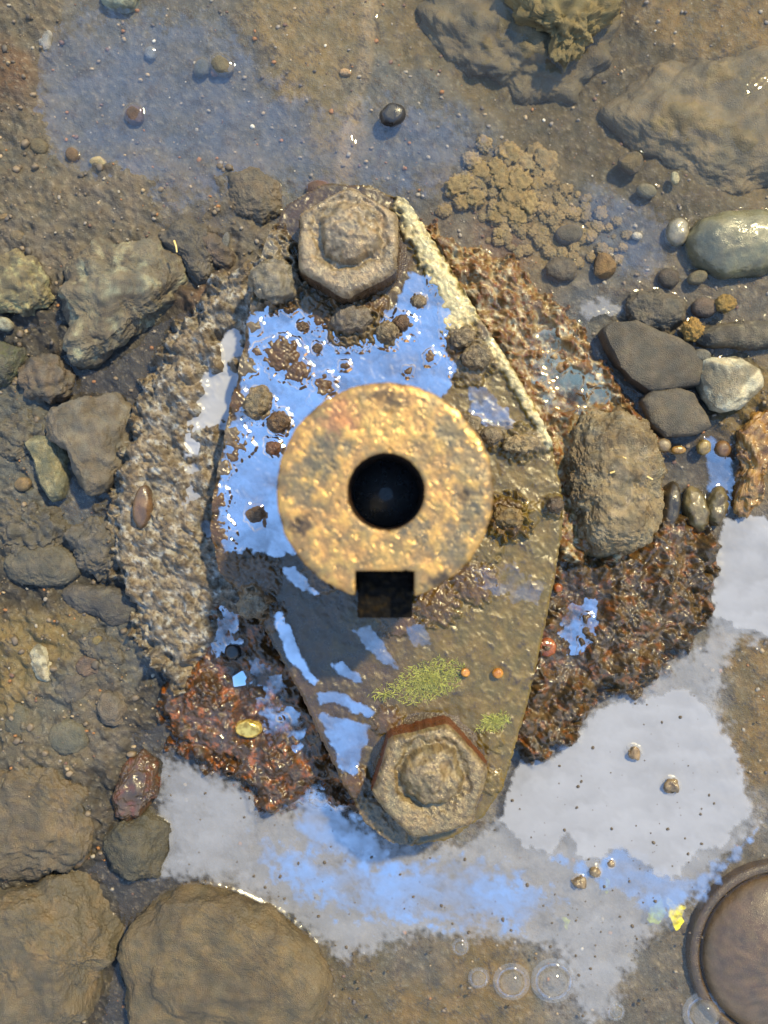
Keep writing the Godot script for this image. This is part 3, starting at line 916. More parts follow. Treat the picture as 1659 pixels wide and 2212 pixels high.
	# right side
	outlined_stone("stone", [1590, 935, 1620, 900, 1700, 880, 1720, 960, 1645, 985, 1640, 1040, 1645, 1090, 1610, 1112, 1585, 1095, 1588, 1060, 1600, 1010], 10, 34, "wet_rust", {"a": c8(164, 118, 54), "b": c8(112, 76, 38), "c": c8(188, 150, 92), "amp": 0.3, "freq": 2.2, "crumb": 2.5}, "knobbly orange brown lump at the right edge of the pool")
	oval_stone("stone", 1445, 1095, 22, 55, 8, 10, 34, "wet_stone", {"a": c8(74, 64, 48), "b": c8(56, 50, 40), "amp": 0.1}, "dark upright wet stone right of the crusted nut")
	oval_stone("stone", 1500, 1100, 26, 50, -10, 6, 34, "wet_stone", {"a": c8(128, 112, 76), "b": c8(92, 78, 52), "amp": 0.2}, "olive wet stone beside the dark upright stone")
	oval_stone("stone", 1545, 1095, 24, 44, 8, 2, 30, "wet_stone", {"a": c8(112, 98, 64), "b": c8(82, 70, 48), "amp": 0.2}, "outermost of the olive wet stones by the right pool")
	oval_stone("pebble", 1560, 970, 18, 18, 0, 4, 16, "wet_stone", {"a": c8(126, 92, 56), "b": c8(96, 70, 46)}, "brown bead like pebble at the head of the right pool", "pebble")
	oval_stone("pebble", 1432, 962, 17, 15, 0, 26, 13, "wet_stone", {"a": c8(150, 128, 92), "b": c8(120, 100, 72)}, "pale bead pebble nearest the crusted nut", "pebble")
	oval_stone("pebble", 1465, 972, 16, 9, 0, 20, 9, "wet_stone", {"a": c8(176, 132, 62), "b": c8(140, 104, 52)}, "golden flat pebble right of the pale bead pebble", "pebble")
	oval_stone("pebble", 1520, 966, 15, 17, 20, 16, 11, "wet_stone", {"a": c8(170, 138, 76), "b": c8(120, 96, 56)}, "golden wet pebble under the smaller slab", "pebble")

# crumbs of tan silt lying in the pool: a patch of separate crumbs
func build_crumbs() -> void:
	var mid := at(1130, 440, 0)
	var o := thing("silt_crumb_patch", Vector3(mid.x, -14, mid.y), "patch of tan crumbly silt in the upper right pool", "silt crumbs")
	var kinds := []
	for k in 6:
		kinds.append(lump(ellipse_profile(20, 17, 0.4 * k), 17, 3, 900 + k, {"a": c8(166, 142, 98).darkened(0.05 * (k % 3)), "b": c8(138, 116, 80), "amp": 0.5, "freq": 2.6, "crumb": 3.0}))
	var r := RandomNumberGenerator.new()
	r.seed = 4
	var spots := [1047, 308, 0.9, 1158, 322, 1.1, 1100, 332, 1.4, 1130, 350, 1.3, 1180, 345, 1.5, 1020, 345, 1.0, 1040, 372, 1.2, 1075, 365, 1.1, 985, 405, 1.2, 1010, 390, 1.0, 1025, 430, 1.1, 1000, 440, 0.8, 1085, 390, 1.2, 1120, 395, 1.4, 1105, 425, 1.3, 1140, 440, 1.2, 1090, 450, 1.0, 1070, 470, 0.9, 1160, 400, 0.9, 1115, 470, 1.1, 960, 455, 0.8, 1185, 385, 0.8]
	for i in range(0, spots.size(), 3):
		crumb(o, kinds, mid, spots[i], spots[i + 1], spots[i + 2], r)
	for i in 150:
		var a := r.randf_range(0, TAU)
		var d := sqrt(r.randf()) * 1.0
		crumb(o, kinds, mid, 1170 + cos(a) * d * 190, 470 + sin(a) * d * 100 + cos(a) * d * 50, r.randf_range(0.22, 0.75), r)

func crumb(o: Node3D, kinds: Array, mid: Vector2, x: float, y: float, size: float, r: RandomNumberGenerator) -> void:
	var p := at(x, y, -6)
	var m := put("crumb", kinds[r.randi() % kinds.size()], mats.silt, o)
	m.transform = Transform3D(Basis(Vector3.UP, r.randf_range(0, TAU)).scaled(Vector3(size, size * 0.65, size)), Vector3(p.x - mid.x, G.height(p.x, p.y) + 14.0 + 5.0 * size, p.y - mid.y) * S)

# grit: grains nobody could count
func build_grit() -> void:
	var tints := [c8(150, 130, 100), c8(110, 96, 80), c8(140, 130, 114), c8(136, 92, 52), c8(80, 72, 66), c8(126, 116, 104), c8(96, 70, 56)]
	var mm := MultiMesh.new()
	mm.transform_format = MultiMesh.TRANSFORM_3D
	mm.use_colors = true
	mm.mesh = lump(ellipse_profile(10, 8, 0), 7, 1, 5, {"a": c8(255, 255, 255), "b": c8(225, 225, 225), "amp": 0.4, "freq": 1.4})
	var r := RandomNumberGenerator.new()
	r.seed = 99
	var list := []
	for i in 8000:
		var x := r.randf_range(-880, 880)
		var z := r.randf_range(-1160, 1160)
		var y := G.height(x, z)
		var wet := y < -10.0 and z > 350.0
		if wet and r.randf() < 0.75:
			continue
		var size := 0.10 + 0.5 * pow(r.randf(), 5.0)
		list.append([Transform3D(Basis.from_euler(Vector3(r.randf() * 6, r.randf() * 6, r.randf() * 6)).scaled(Vector3(1, r.randf_range(0.6, 1.0), r.randf_range(0.7, 1.1)) * size), Vector3(x, y + size * 3.0, z) * S), tints[r.randi() % tints.size()].srgb_to_linear() if r.randf() < 0.985 else c8(206, 196, 176).srgb_to_linear()])
	var muds := [c8(104, 90, 72), c8(88, 76, 62), c8(116, 100, 80), c8(96, 84, 70), c8(76, 68, 58)]
	for i in 3200:
		var x := r.randf_range(-870, 870)
		var z := r.randf_range(-1150, 1150)
		var y := G.height(x, z)
		if y < 0.0 or noises.b.get_noise_2d(x, z) < -0.05:
			continue
		var size := 0.3 + 0.75 * pow(r.randf(), 2.5)
		list.append([Transform3D(Basis.from_euler(Vector3(r.randf() * 6, r.randf() * 6, r.randf() * 6)).scaled(Vector3(1, r.randf_range(0.6, 1.0), r.randf_range(0.7, 1.1)) * size), Vector3(x, y + size * 2.0, z) * S), muds[r.randi() % muds.size()].srgb_to_linear()])
	for i in 500:
		var p := at(r.randf_range(360, 1640), r.randf_range(1500, 2200))
		if G.height(p.x, p.y) < -8.0:
			var size := 0.12 + 0.35 * pow(r.randf(), 3.0)
			list.append([Transform3D(Basis.from_euler(Vector3(r.randf() * 6, r.randf() * 6, r.randf() * 6)).scaled(Vector3.ONE * size), Vector3(p.x, 1.0, p.y) * S), c8(76, 64, 50).srgb_to_linear()])
	mm.instance_count = list.size()
	for i in list.size():
		mm.set_instance_transform(i, list[i][0])
		mm.set_instance_color(i, list[i][1])
	var o := MultiMeshInstance3D.new()
	o.name = "grit"
	o.multimesh = mm
	var m := StandardMaterial3D.new()
	m.vertex_color_use_as_albedo = true
	m.roughness = 0.6
	m.resource_name = "grit"
	o.material_override = m
	add_child(o)
	tag(o, "fine brown and pale grit strewn over the mud", "grit", "", "stuff")

# ---------------------------------------------------------------- the fitting
# one area of scale or crust on the flange; tones: [colour, colour, colour, colour]
func crust(parent: Node3D, called: String, pts: Array, top: float, relief: Array, tones: Array, m: String, step: float, hollows: Array, label := "") -> Sheet:
	var s := sheet_over(outline(pts, top * 0.6), step, 40.0)
	var nb: FastNoiseLite = noises.b
	var nc: FastNoiseLite = noises.c
	var nd: FastNoiseLite = noises.d
	var c1: FastNoiseLite = noises.cell
	var c2: FastNoiseLite = noises.cell2
	var bowls := []
	for k in range(0, hollows.size(), 4):
		var p := at(hollows[k], hollows[k + 1], top)
		bowls.append([p.x, p.y, float(hollows[k + 2]), float(hollows[k + 3])])
	for j in s.nz:
		var z := s.z0 + j * step
		for i in s.nx:
			var x := s.x0 + i * step
			var k := j * s.nx + i
			var f := s.F[k]
			if f < -60.0 or absf(x - 4.0) / 270.0 + absf(z - 4.0) / 560.0 < 0.94:
				s.F[k] = -1.0
				s.H[k] = -30.0
				continue
			var b := nb.get_noise_2d(x, z)
			var c := nc.get_noise_2d(x, z)
			var d := nd.get_noise_2d(x, z)
			f += b * 26.0 + c * 8.0 + noises.a.get_noise_2d(x * 1.5, z * 1.5) * 22.0 + 14.0
			var e := sstep(-22.0, 46.0, f)
			var l1 := -c1.get_noise_2d(x * 0.9 + c * 4.0 + 77.0, z * 0.9 + b * 16.0) - 0.4
			var l2 := -c2.get_noise_2d(x * 0.8 + b * 10.0, z * 0.8 + c * 3.0) - 0.5
			var h: float = -30.0 + (top + 30.0) * pow(e, 0.7) + e * (b * relief[0] + l1 * relief[1] + l2 * relief[2] * clampf(0.7 + 1.6 * nb.get_noise_2d(z * 0.7, x * 0.7), 0.1, 1.6) + c * relief[3] + d * relief[4])
			for q in bowls:
				var t: float = (Vector2(x - q[0], z - q[1]).length() + b * 16.0) / q[2]
				if t < 1.0:
					h += q[3] * (1.0 - t * t) * (1.0 if q[3] < 0.0 else 1.0 + c * 0.4)
			s.F[k] = f + 22.0
			s.H[k] = h
			var t1 := sstep(-0.3, 0.35, b + c * 0.5)
			var col: Color = tones[0].lerp(tones[1], t1)
			col = col.lerp(tones[2], sstep(0.05, 0.45, nb.get_noise_2d(z * 1.7 + 40.0, x * 1.7) + d * 0.3))
			col = col.lerp(tones[3], sstep(0.15, 0.5, c * 0.6 + d * 0.7))
			s.C[k] = col
	var o := put(called, sheet_mesh(s), mats[m], parent)
	if label: o.set_meta("label", label)
	return s

var crust_left: Sheet
var crust_right: Sheet
var rust_left: Sheet
var rust_right: Sheet
var plate: Sheet
const PLATE := [560, 590, 545, 650, 532, 720, 520, 790, 496, 890, 478, 990, 462, 1070, 456, 1140, 474, 1230, 520, 1290, 565, 1345, 610, 1430, 655, 1510, 690, 1590, 735, 1680, 790, 1775, 840, 1812, 900, 1826, 970, 1815, 1045, 1765, 1088, 1700, 1112, 1620, 1145, 1500, 1172, 1380, 1198, 1250, 1216, 1140, 1212, 1050, 1192, 960, 1150, 870, 1100, 785, 1040, 695, 985, 600, 925, 505, 880, 440, 800, 400, 700, 395, 620, 440, 580, 520]
const LID := 120.0     # level of the plate's upper face
const BRIM := 128.0    # level of the water standing on it

func build_fitting() -> void:
	var flange := thing("valve_flange", Vector3.ZERO, "round encrusted iron flange under the plate, grey at left and rusty below", "flange")
	crust_left = crust(flange, "crust", [560, 545, 500, 585, 430, 650, 375, 730, 325, 810, 285, 880, 255, 980, 235, 1090, 232, 1200, 270, 1290, 300, 1370, 345, 1440, 392, 1485, 430, 1440, 470, 1400, 480, 1310, 560, 1330, 680, 1200, 720, 800, 680, 600], 62.0, [20, 22, 5, 3.5, 2.4],
		[c8(152, 138, 120), c8(118, 103, 84), c8(186, 180, 170), c8(90, 76, 62)], "crust", 2.6, [480, 840, 62, -34, 495, 740, 40, -30, 445, 905, 44, -28, 395, 980, 40, -22, 455, 1150, 30, -16, 400, 830, 50, 14, 330, 1000, 60, 12, 400, 1180, 60, 16, 330, 1150, 50, 14], "grey brown crust with a milky puddle")
	rust_left = crust(flange, "rust_scale", [430, 1205, 480, 1220, 560, 1330, 640, 1430, 720, 1580, 810, 1760, 720, 1722, 660, 1705, 615, 1745, 575, 1755, 540, 1712, 480, 1660, 410, 1635, 360, 1610, 335, 1520, 370, 1470, 410, 1420, 415, 1300], 34.0, [14, 14, 3, 2.2, 1.1],
		[c8(94, 62, 28), c8(72, 50, 26), c8(156, 86, 28), c8(50, 38, 24)], "wet_rust", 2.6, [450, 1490, 60, 20, 440, 1310, 40, 18, 560, 1560, 60, -22, 500, 1470, 50, -18, 600, 1640, 40, 12], "wet orange rust scale")
	crust_right = crust(flange, "crust", [900, 480, 960, 520, 1010, 530, 1110, 570, 1180, 640, 1240, 690, 1290, 780, 1340, 860, 1395, 900, 1425, 1000, 1420, 1120, 1330, 1210, 1200, 1220, 1130, 1000, 1050, 760], 60.0, [18, 24, 5, 3.0, 1.6],
		[c8(164, 136, 92), c8(116, 84, 46), c8(210, 194, 156), c8(134, 76, 28)], "wet_rust", 2.6, [1170, 730, 40, -22, 1230, 850, 55, -26, 1290, 860, 26, -18, 1080, 610, 50, 14, 1250, 720, 45, 16, 1160, 790, 30, -16], "yellow brown wet crust")
	rust_right = crust(flange, "rust_scale", [1190, 1180, 1300, 1170, 1420, 1110, 1500, 1120, 1545, 1180, 1540, 1260, 1515, 1330, 1490, 1395, 1440, 1430, 1385, 1495, 1300, 1490, 1262, 1545, 1215, 1612, 1150, 1640, 1090, 1600, 1120, 1400], 36.0, [18, 28, 5, 3.0, 1.6],
		[c8(106, 82, 48), c8(80, 63, 38), c8(128, 78, 36), c8(54, 44, 30)], "wet_rust", 2.6, [1260, 1300, 60, -20, 1230, 1400, 46, -18, 1340, 1340, 60, 16, 1390, 1440, 50, 18, 1240, 1490, 40, 18, 1450, 1250, 50, 14], "dark brown rust scale above the puddle")

	# the plate
	plate = sheet_over(outline(PLATE, LID), 2.5, 10.0)
	var nb: FastNoiseLite = noises.b
	var nc: FastNoiseLite = noises.c
	var nd: FastNoiseLite = noises.d
	var c2: FastNoiseLite = noises.cell2
	var olive := c8(116, 95, 34)
	var brown := c8(78, 60, 38)
	for j in plate.nz:
		var z := plate.z0 + j * plate.st
		for i in plate.nx:
			var x := plate.x0 + i * plate.st
			var k := j * plate.nx + i
			var b := nb.get_noise_2d(x + 200.0, z)
			var c := nc.get_noise_2d(x, z + 90.0)
			var d := nd.get_noise_2d(x, z)
			var f := plate.F[k] + c * 2.4 + d * 1.2
			plate.F[k] = f
			var h := LID + b * 3.5 + c * 1.0 + d * 0.35 - 3.0 * (1.0 - sstep(0.0, 7.0, f))
			plate.H[k] = h
			var right := sstep(-150.0, 180.0, x + b * 160.0)
			var col := brown.lerp(olive, right)
			plate.C[k] = col.lerp(c8(66, 52, 30), sstep(0.15, 0.6, c * 0.4 + d * 0.3 + b * 0.6)).lerp(c8(128, 106, 54), sstep(0.35, 0.7, d + c * 0.5) * 0.5)
	var g := c8(122, 106, 84)
	var p := c8(140, 128, 110)
	var w := c8(98, 72, 44)
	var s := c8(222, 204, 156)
	# heaps of silt and a rim painted as bright meniscus: x, y, radius, height, tone
	var heaps := [[548, 705, 20, 16, g], [530, 790, 28, 17, g], [513, 868, 30, 17, w], [500, 940, 34, 16, g], [482, 1010, 26, 16, g], [470, 1080, 30, 15, w], [472, 1150, 34, 15, w], [492, 1222, 46, 16, w], [545, 1255, 52, 13, w], [520, 1312, 40, 15, w], [548, 1308, 40, 32, p], [580, 1330, 32, 13, w],
		[592, 605, 62, 40, p], [560, 650, 34, 20, g], [625, 645, 34, 18, w], [665, 650, 30, 16, g], [580, 540, 50, 30, p], [760, 690, 60, 30, g], [700, 680, 40, 17, w], [808, 655, 26, 15, w],
		[838, 722, 30, 20, g], [872, 702, 30, 15, w], [905, 652, 15, 15, g], [655, 706, 13, 15, w], [686, 752, 14, 14, w], [612, 768, 46, 19, w], [642, 802, 32, 18, w], [700, 832, 26, 17, w], [745, 790, 13, 16, w], [930, 772, 18, 15, w], [882, 802, 14, 15, w], [560, 760, 18, 16, w], [690, 860, 24, 11, g],
		[558, 880, 36, 18, g], [603, 912, 26, 19, g], [590, 965, 20, 14, w], [525, 965, 26, 14, w], [505, 985, 22, 15, w], [550, 1110, 22, 13, w], [556, 1130, 16, 11, w], [1000, 728, 40, 24, g], [1035, 765, 40, 20, g], [985, 745, 28, 18, w], [1015, 795, 36, 17, g],
		[1122, 958, 36, 22, g], [1062, 945, 26, 20, g], [1160, 955, 26, 16, g], [1020, 920, 26, 18, g], [1098, 1118, 46, 34, w], [1200, 1092, 24, 22, g], [1145, 1108, 26, 10, olive], [1250, 1110, 22, 10, w],
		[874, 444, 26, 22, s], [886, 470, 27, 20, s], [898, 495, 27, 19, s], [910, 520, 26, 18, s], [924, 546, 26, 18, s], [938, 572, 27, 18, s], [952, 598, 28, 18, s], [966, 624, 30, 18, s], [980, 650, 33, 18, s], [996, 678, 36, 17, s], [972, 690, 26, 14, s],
		[1042, 705, 13, 15, g], [1048, 716, 13, 15, g], [1055, 728, 13, 15, g], [1062, 740, 13, 15, s], [1069, 752, 13, 15, s], [1076, 764, 13, 15, s], [1083, 776, 13, 15, s], [1090, 788, 13, 15, s], [1097, 800, 13, 15, s], [1104, 812, 13, 15, s], [1111, 824, 13, 15, s], [1118, 835, 13, 15, s], [1125, 847, 13, 15, s], [1132, 859, 13, 15, s], [1139, 871, 13, 15, s], [1146, 883, 13, 15, s], [1153, 895, 13, 15, s], [1160, 907, 13, 15, s], [1167, 919, 13, 15, s], [1174, 931, 13, 15, s], [1181, 943, 13, 15, s], [1188, 955, 13, 15, s], [1165, 905, 16, 16, s], [1186, 950, 18, 18, s], [940, 1300, 50, 16, w], [1020, 1255, 48, 14, w], [860, 1330, 40, 10, w], [700, 1240, 40, 12, w], [1040, 1180, 40, 10, olive],  # the cream run along the rim imitates light mirrored by a meniscus
		[810, 1760, 40, 18, g], [850, 1800, 46, 18, g], [770, 1690, 30, 14, w], [1060, 1690, 24, 12, olive], [1060, 1600, 24, 10, olive], [840, 1560, 30, 12, w]]
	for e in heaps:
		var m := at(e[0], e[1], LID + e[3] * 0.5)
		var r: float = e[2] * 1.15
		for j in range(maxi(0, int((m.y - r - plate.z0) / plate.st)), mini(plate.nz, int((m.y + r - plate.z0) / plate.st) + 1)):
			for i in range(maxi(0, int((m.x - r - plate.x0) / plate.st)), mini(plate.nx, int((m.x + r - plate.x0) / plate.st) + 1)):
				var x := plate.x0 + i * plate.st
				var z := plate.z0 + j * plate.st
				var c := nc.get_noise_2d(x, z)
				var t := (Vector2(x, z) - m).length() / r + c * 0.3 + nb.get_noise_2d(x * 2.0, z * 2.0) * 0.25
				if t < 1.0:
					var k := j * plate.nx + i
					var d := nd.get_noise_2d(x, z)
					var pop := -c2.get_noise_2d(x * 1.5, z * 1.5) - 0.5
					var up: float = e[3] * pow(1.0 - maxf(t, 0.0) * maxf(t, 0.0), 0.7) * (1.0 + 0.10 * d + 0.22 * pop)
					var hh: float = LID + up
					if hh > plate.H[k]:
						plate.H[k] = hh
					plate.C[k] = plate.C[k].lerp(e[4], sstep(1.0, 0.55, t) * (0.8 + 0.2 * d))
	var cover := thing("cover_plate", Vector3.ZERO, "muddy brown lozenge shaped iron plate bolted over the flange, holding water", "plate")
	put("plate", sheet_mesh(plate, 30.0, 6.0, c8(82, 66, 48), 7.0), mats.plate_silt, cover)

	# the bolts
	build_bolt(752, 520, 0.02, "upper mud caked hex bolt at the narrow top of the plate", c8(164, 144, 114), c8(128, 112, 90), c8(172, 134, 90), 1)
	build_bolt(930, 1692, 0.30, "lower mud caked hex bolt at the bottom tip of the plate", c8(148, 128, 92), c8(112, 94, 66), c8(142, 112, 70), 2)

	# a third, completely crusted nut on the flange
	outlined_stone("crusted_nut", [1228, 930, 1265, 890, 1335, 885, 1395, 920, 1420, 990, 1422, 1090, 1400, 1160, 1350, 1195, 1285, 1200, 1245, 1150, 1220, 1060, 1215, 990], 40, 92, "crust", {"a": c8(140, 122, 90), "b": c8(110, 92, 64), "c": c8(160, 142, 112), "amp": 0.16, "freq": 1.8, "crumb": 4.5, "flat": 0.65, "pw": 0.75}, "rounded nut buried in rough brown crust right of the plate", "nut", 6)

func build_bolt(px: float, py: float, turn: float, label: String, ca: Color, cb: Color, cr: Color, seed_: int) -> void:
	var top := LID + 88.0
	var mid := at(px, py, top)
	var o := thing("hex_bolt", Vector3(mid.x, LID - 4.0, mid.y), label, "bolt")
	var hex := PackedVector2Array()
	var R := (124.0 if seed_ == 1 else 132.0) * (EYE - top) / EYE
	for k in 6:
		var a := PI / 2.0 + TAU * k / 6.0 + turn
		hex.append(Vector2(cos(a), sin(a)) * R)
	var s := sheet_over(hex, 2.5, 14.0)
	var nb: FastNoiseLite = noises.b
	var nc: FastNoiseLite = noises.c
	var nd: FastNoiseLite = noises.d
	var c2: FastNoiseLite = noises.cell2
	var off := seed_ * 431.0
	for j in s.nz:
		for i in s.nx:
			var x := s.x0 + i * s.st
			var z := s.z0 + j * s.st
			var k := j * s.nx + i
			var r := Vector2(x, z).length()
			var b := nb.get_noise_2d(x + off, z)
			var c := nc.get_noise_2d(x + off, z)
			var d := nd.get_noise_2d(x + off, z)
			# rounded corners, a rounded brink and the turned chamfer of a bolt head
			var f := minf(s.F[k], R * 0.975 - r) + b * 2.4 + c * 1.4
			s.F[k] = f
			var brink := 12.0 - sqrt(maxf(0.0, 144.0 - pow(12.0 - clampf(f, 0.0, 12.0), 2.0)))
			var cone := maxf(0.0, r - R * 0.80) * 0.42
			var pop := -c2.get_noise_2d(x * 1.6 + off, z * 1.6) - 0.5
			# mud heaped on the head: a blunt peak off the middle in a trough
			var e := Vector2(x - 4.0, z + 16.0).length() * (1.0 + 0.18 * b)
			var heap := 34.0 * sqrt(maxf(0.0, 1.0 - pow(e / 58.0, 2.0))) + 2.0 * sin(e * 0.17 + b * 5.0) * (1.0 - sstep(50.0, 90.0, e)) - 7.0 * exp(-pow((e - 66.0) / 9.0, 2.0)) - 14.0 * exp(-pow(Vector2(x - 36.0, z + 34.0).length() / 15.0, 2.0)) - 12.0 * exp(-pow(Vector2(x + 34.0, z - 26.0).length() / 24.0, 2.0))
			s.H[k] = 92.0 - brink - cone + heap + c * 1.6 + d * 1.3 + pop * 1.6
			var col := ca.lerp(cb, sstep(-0.2, 0.4, c * 0.7 + d * 0.5 - b * 0.4))
			col = col.lerp(cr, sstep(0.15, 0.55, nb.get_noise_2d(z * 2.0 + off, x * 2.0)) * 0.45)
			col = col.lerp(c8(84, 70, 52), sstep(0.3, 0.7, d + c * 0.4) * 0.6)
			s.C[k] = col
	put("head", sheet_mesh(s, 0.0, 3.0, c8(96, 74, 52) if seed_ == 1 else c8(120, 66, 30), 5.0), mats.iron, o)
	# silt packed round the foot of the head
	var ring := []
	for k in 9:
		var t := k / 8.0
		ring.append(Vector2(R * 0.80 + 42.0 * t, 26.0 * pow(1.0 - t, 2.0)))
	put("silt_collar", lathe(ring, 72, c8(96, 78, 54), c8(70, 56, 40)), mats.wet_mud, o)

func build_shaft() -> void:
	var top := LID + 330.0
	var k := (EYE - top) / EYE
	var mid := at(832, 1061, top)
	var o := thing("bronze_shaft", Vector3(mid.x, LID - 20.0, mid.y), "round golden bronze shaft with a dark bore and keyway standing on the plate", "shaft")
	var tall := top - LID + 20.0
	var R := 235.0 * k
	var r0 := 84.0 * k
	var hole := Vector2(2.0, 1.0) * k
	var slot_x := Vector2(-65.0, 64.0) * k
	var slot_z := 172.0 * k
	var box := PackedVector2Array([Vector2(-R, -R), Vector2(R, -R), Vector2(R, R), Vector2(-R, R)])
	var s := sheet_over(box, 2.4, 8.0)
	var nb: FastNoiseLite = noises.b
	var nc: FastNoiseLite = noises.c
	var nd: FastNoiseLite = noises.d
	var gold := c8(210, 164, 92)
	var tan := c8(180, 138, 84)
	var grey := c8(124, 110, 84)
	var dark := c8(84, 66, 46)
	var marks := [[850, 868, 34, dark], [825, 856, 24, dark], [655, 1130, 30, dark], [640, 1140, 20, dark], [715, 960, 60, grey], [680, 1000, 50, grey], [970, 930, 54, grey], [1010, 1000, 60, grey], [1020, 1100, 60, grey], [980, 1180, 56, grey], [1005, 1075, 18, dark], [905, 1150, 40, grey], [650, 1060, 40, grey], [720, 1090, 46, tan], [735, 900, 50, c8(184, 126, 84)], [840, 1210, 40, gold], [950, 1255, 24, dark], [840, 920, 60, gold]]  # gold spots above and below the bore paint the lathe highlight
	for j in s.nz:
		for i in s.nx:
			var x := s.x0 + i * s.st
			var z := s.z0 + j * s.st
			var q := j * s.nx + i
			var b := nb.get_noise_2d(x * 1.4, z * 1.4 + 700.0)
			var c := nc.get_noise_2d(x, z + 700.0)
			var d := nd.get_noise_2d(x, z + 700.0)
			var r := Vector2(x, z).length()
			var rin := Vector2(x - hole.x, z - hole.y).length()
			var outer := R - r + c * 0.8 + b * 2.2
			var inner := rin - r0 + c * 0.8
			var slot := maxf(maxf(slot_x.x - x, x - slot_x.y), slot_z - z)
			var f := minf(minf(outer, inner), slot)
			s.F[q] = f
			var e := clampf(f, 0.0, 5.0)
			var eo := clampf(outer, 0.0, 13.0)
			s.H[q] = tall - (5.0 - sqrt(maxf(0.0, 25.0 - pow(5.0 - e, 2.0)))) * 0.7 - (13.0 - eo) * 0.30 + b * 1.2 + c * 0.5 + d * 0.35 - 1.2 * sstep(0.35, 0.6, d + c * 0.5) - 3.0 * sstep(0.42, 0.6, nb.get_noise_2d(x * 2.6, z * 2.6))
			var col := tan.lerp(gold, sstep(-0.2, 0.35, b + c * 0.5))
			col = col.lerp(grey, sstep(0.1, 0.45, nb.get_noise_2d(z + 50.0, x) + d * 0.1) * 0.5)
			for m in marks:
				var mp := Vector2((m[0] - 832.0) * k, (m[1] - 1061.0) * k)
				var t: float = Vector2(x - mp.x, z - mp.y).length() / (m[2] * k) + c * 0.5 + b * 0.4
				if t < 1.0:
					col = col.lerp(m[3], sstep(1.0, 0.3, t) * 0.8)
			col = col.lerp(c8(236, 202, 136), sstep(0.5, 0.8, d * 0.8 + c * 0.4) * 0.5)
			col = col.lerp(dark, sstep(0.5, 0.8, -d * 0.7 + c * 0.5) * 0.5)
			s.C[q] = col
	put("face", sheet_mesh(s), mats.bronze, o)
	# the outer wall, open at the keyway
	var half0 := atan2(sqrt(R * R - slot_x.y * slot_x.y), slot_x.y)
	var half1 := atan2(sqrt(R * R - slot_x.x * slot_x.x), slot_x.x)
	var prof := []
	for t in [0.0, 0.02, 0.1, 0.3, 0.5, 0.7, 0.9, 0.98, 1.0]:
		prof.append(Vector2(R + 0.2, lerpf(tall - 4.6 - 3.5 * 0.7, 0.0, t)))
	put("wall", lathe(prof, 160, c8(168, 122, 62), c8(128, 96, 56), half1, TAU + half0), mats.bronze, o)
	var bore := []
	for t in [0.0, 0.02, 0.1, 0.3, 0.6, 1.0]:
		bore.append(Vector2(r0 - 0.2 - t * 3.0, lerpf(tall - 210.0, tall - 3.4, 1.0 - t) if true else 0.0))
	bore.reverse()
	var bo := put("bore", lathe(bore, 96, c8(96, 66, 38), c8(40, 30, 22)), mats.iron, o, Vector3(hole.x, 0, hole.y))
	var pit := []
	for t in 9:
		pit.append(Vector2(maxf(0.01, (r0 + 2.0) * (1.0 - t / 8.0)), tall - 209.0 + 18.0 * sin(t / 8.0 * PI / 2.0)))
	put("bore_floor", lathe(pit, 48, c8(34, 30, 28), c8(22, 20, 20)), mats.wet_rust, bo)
	# keyway walls and the key in it
	var v := PackedVector3Array()
	var n := PackedVector3Array()
	var c := PackedColorArray()
	var idx := PackedInt32Array()
	var zl := sqrt(R * R - slot_x.x * slot_x.x)
	var zr := sqrt(R * R - slot_x.y * slot_x.y)
	for q in [[Vector3(slot_x.x, 0, zl), Vector3(slot_x.x, 0, slot_z), Vector3(1, 0, 0)], [Vector3(slot_x.x, 0, slot_z), Vector3(slot_x.y, 0, slot_z), Vector3(0, 0, 1)], [Vector3(slot_x.y, 0, slot_z), Vector3(slot_x.y, 0, zr), Vector3(-1, 0, 0)]]:
		var first := v.size()
		for e in 2:
			for y in [tall - 3.4, 0.0]:
				v.append(Vector3(q[e].x, y, q[e].z))
				n.append(q[2])
				c.append(c8(110, 82, 46))
		idx.append_array([first, first + 2, first + 1, first + 1, first + 2, first + 3])
	var kw := put("keyway", commit(v, n, c, idx), mats.bronze, o)
	var key := [Vector2(slot_x.x + 1.5, slot_z + 1.5), Vector2(slot_x.y - 1.5, slot_z + 1.5), Vector2(slot_x.y - 1.5, R + 40.0), Vector2(slot_x.x + 1.5, R + 40.0)]
	var ks := sheet_over(PackedVector2Array(key), 2.5, 6.0)
	for i in ks.F.size():
		var x := ks.x0 + (i % ks.nx) * ks.st
		var z := ks.z0 + (i / ks.nx) * ks.st
		var cn := nc.get_noise_2d(x, z)
		ks.F[i] += cn * 1.0
		ks.H[i] = tall - 84.0 + cn * 2.0 + nb.get_noise_2d(x, z) * 3.0 - 3.0 * (1.0 - sstep(0.0, 6.0, ks.F[i]))
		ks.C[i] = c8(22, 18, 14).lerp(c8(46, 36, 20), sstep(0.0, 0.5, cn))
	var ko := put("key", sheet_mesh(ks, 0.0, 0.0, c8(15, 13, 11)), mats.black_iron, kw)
	ko.set_meta("label", "dark rusty square key in the keyway")

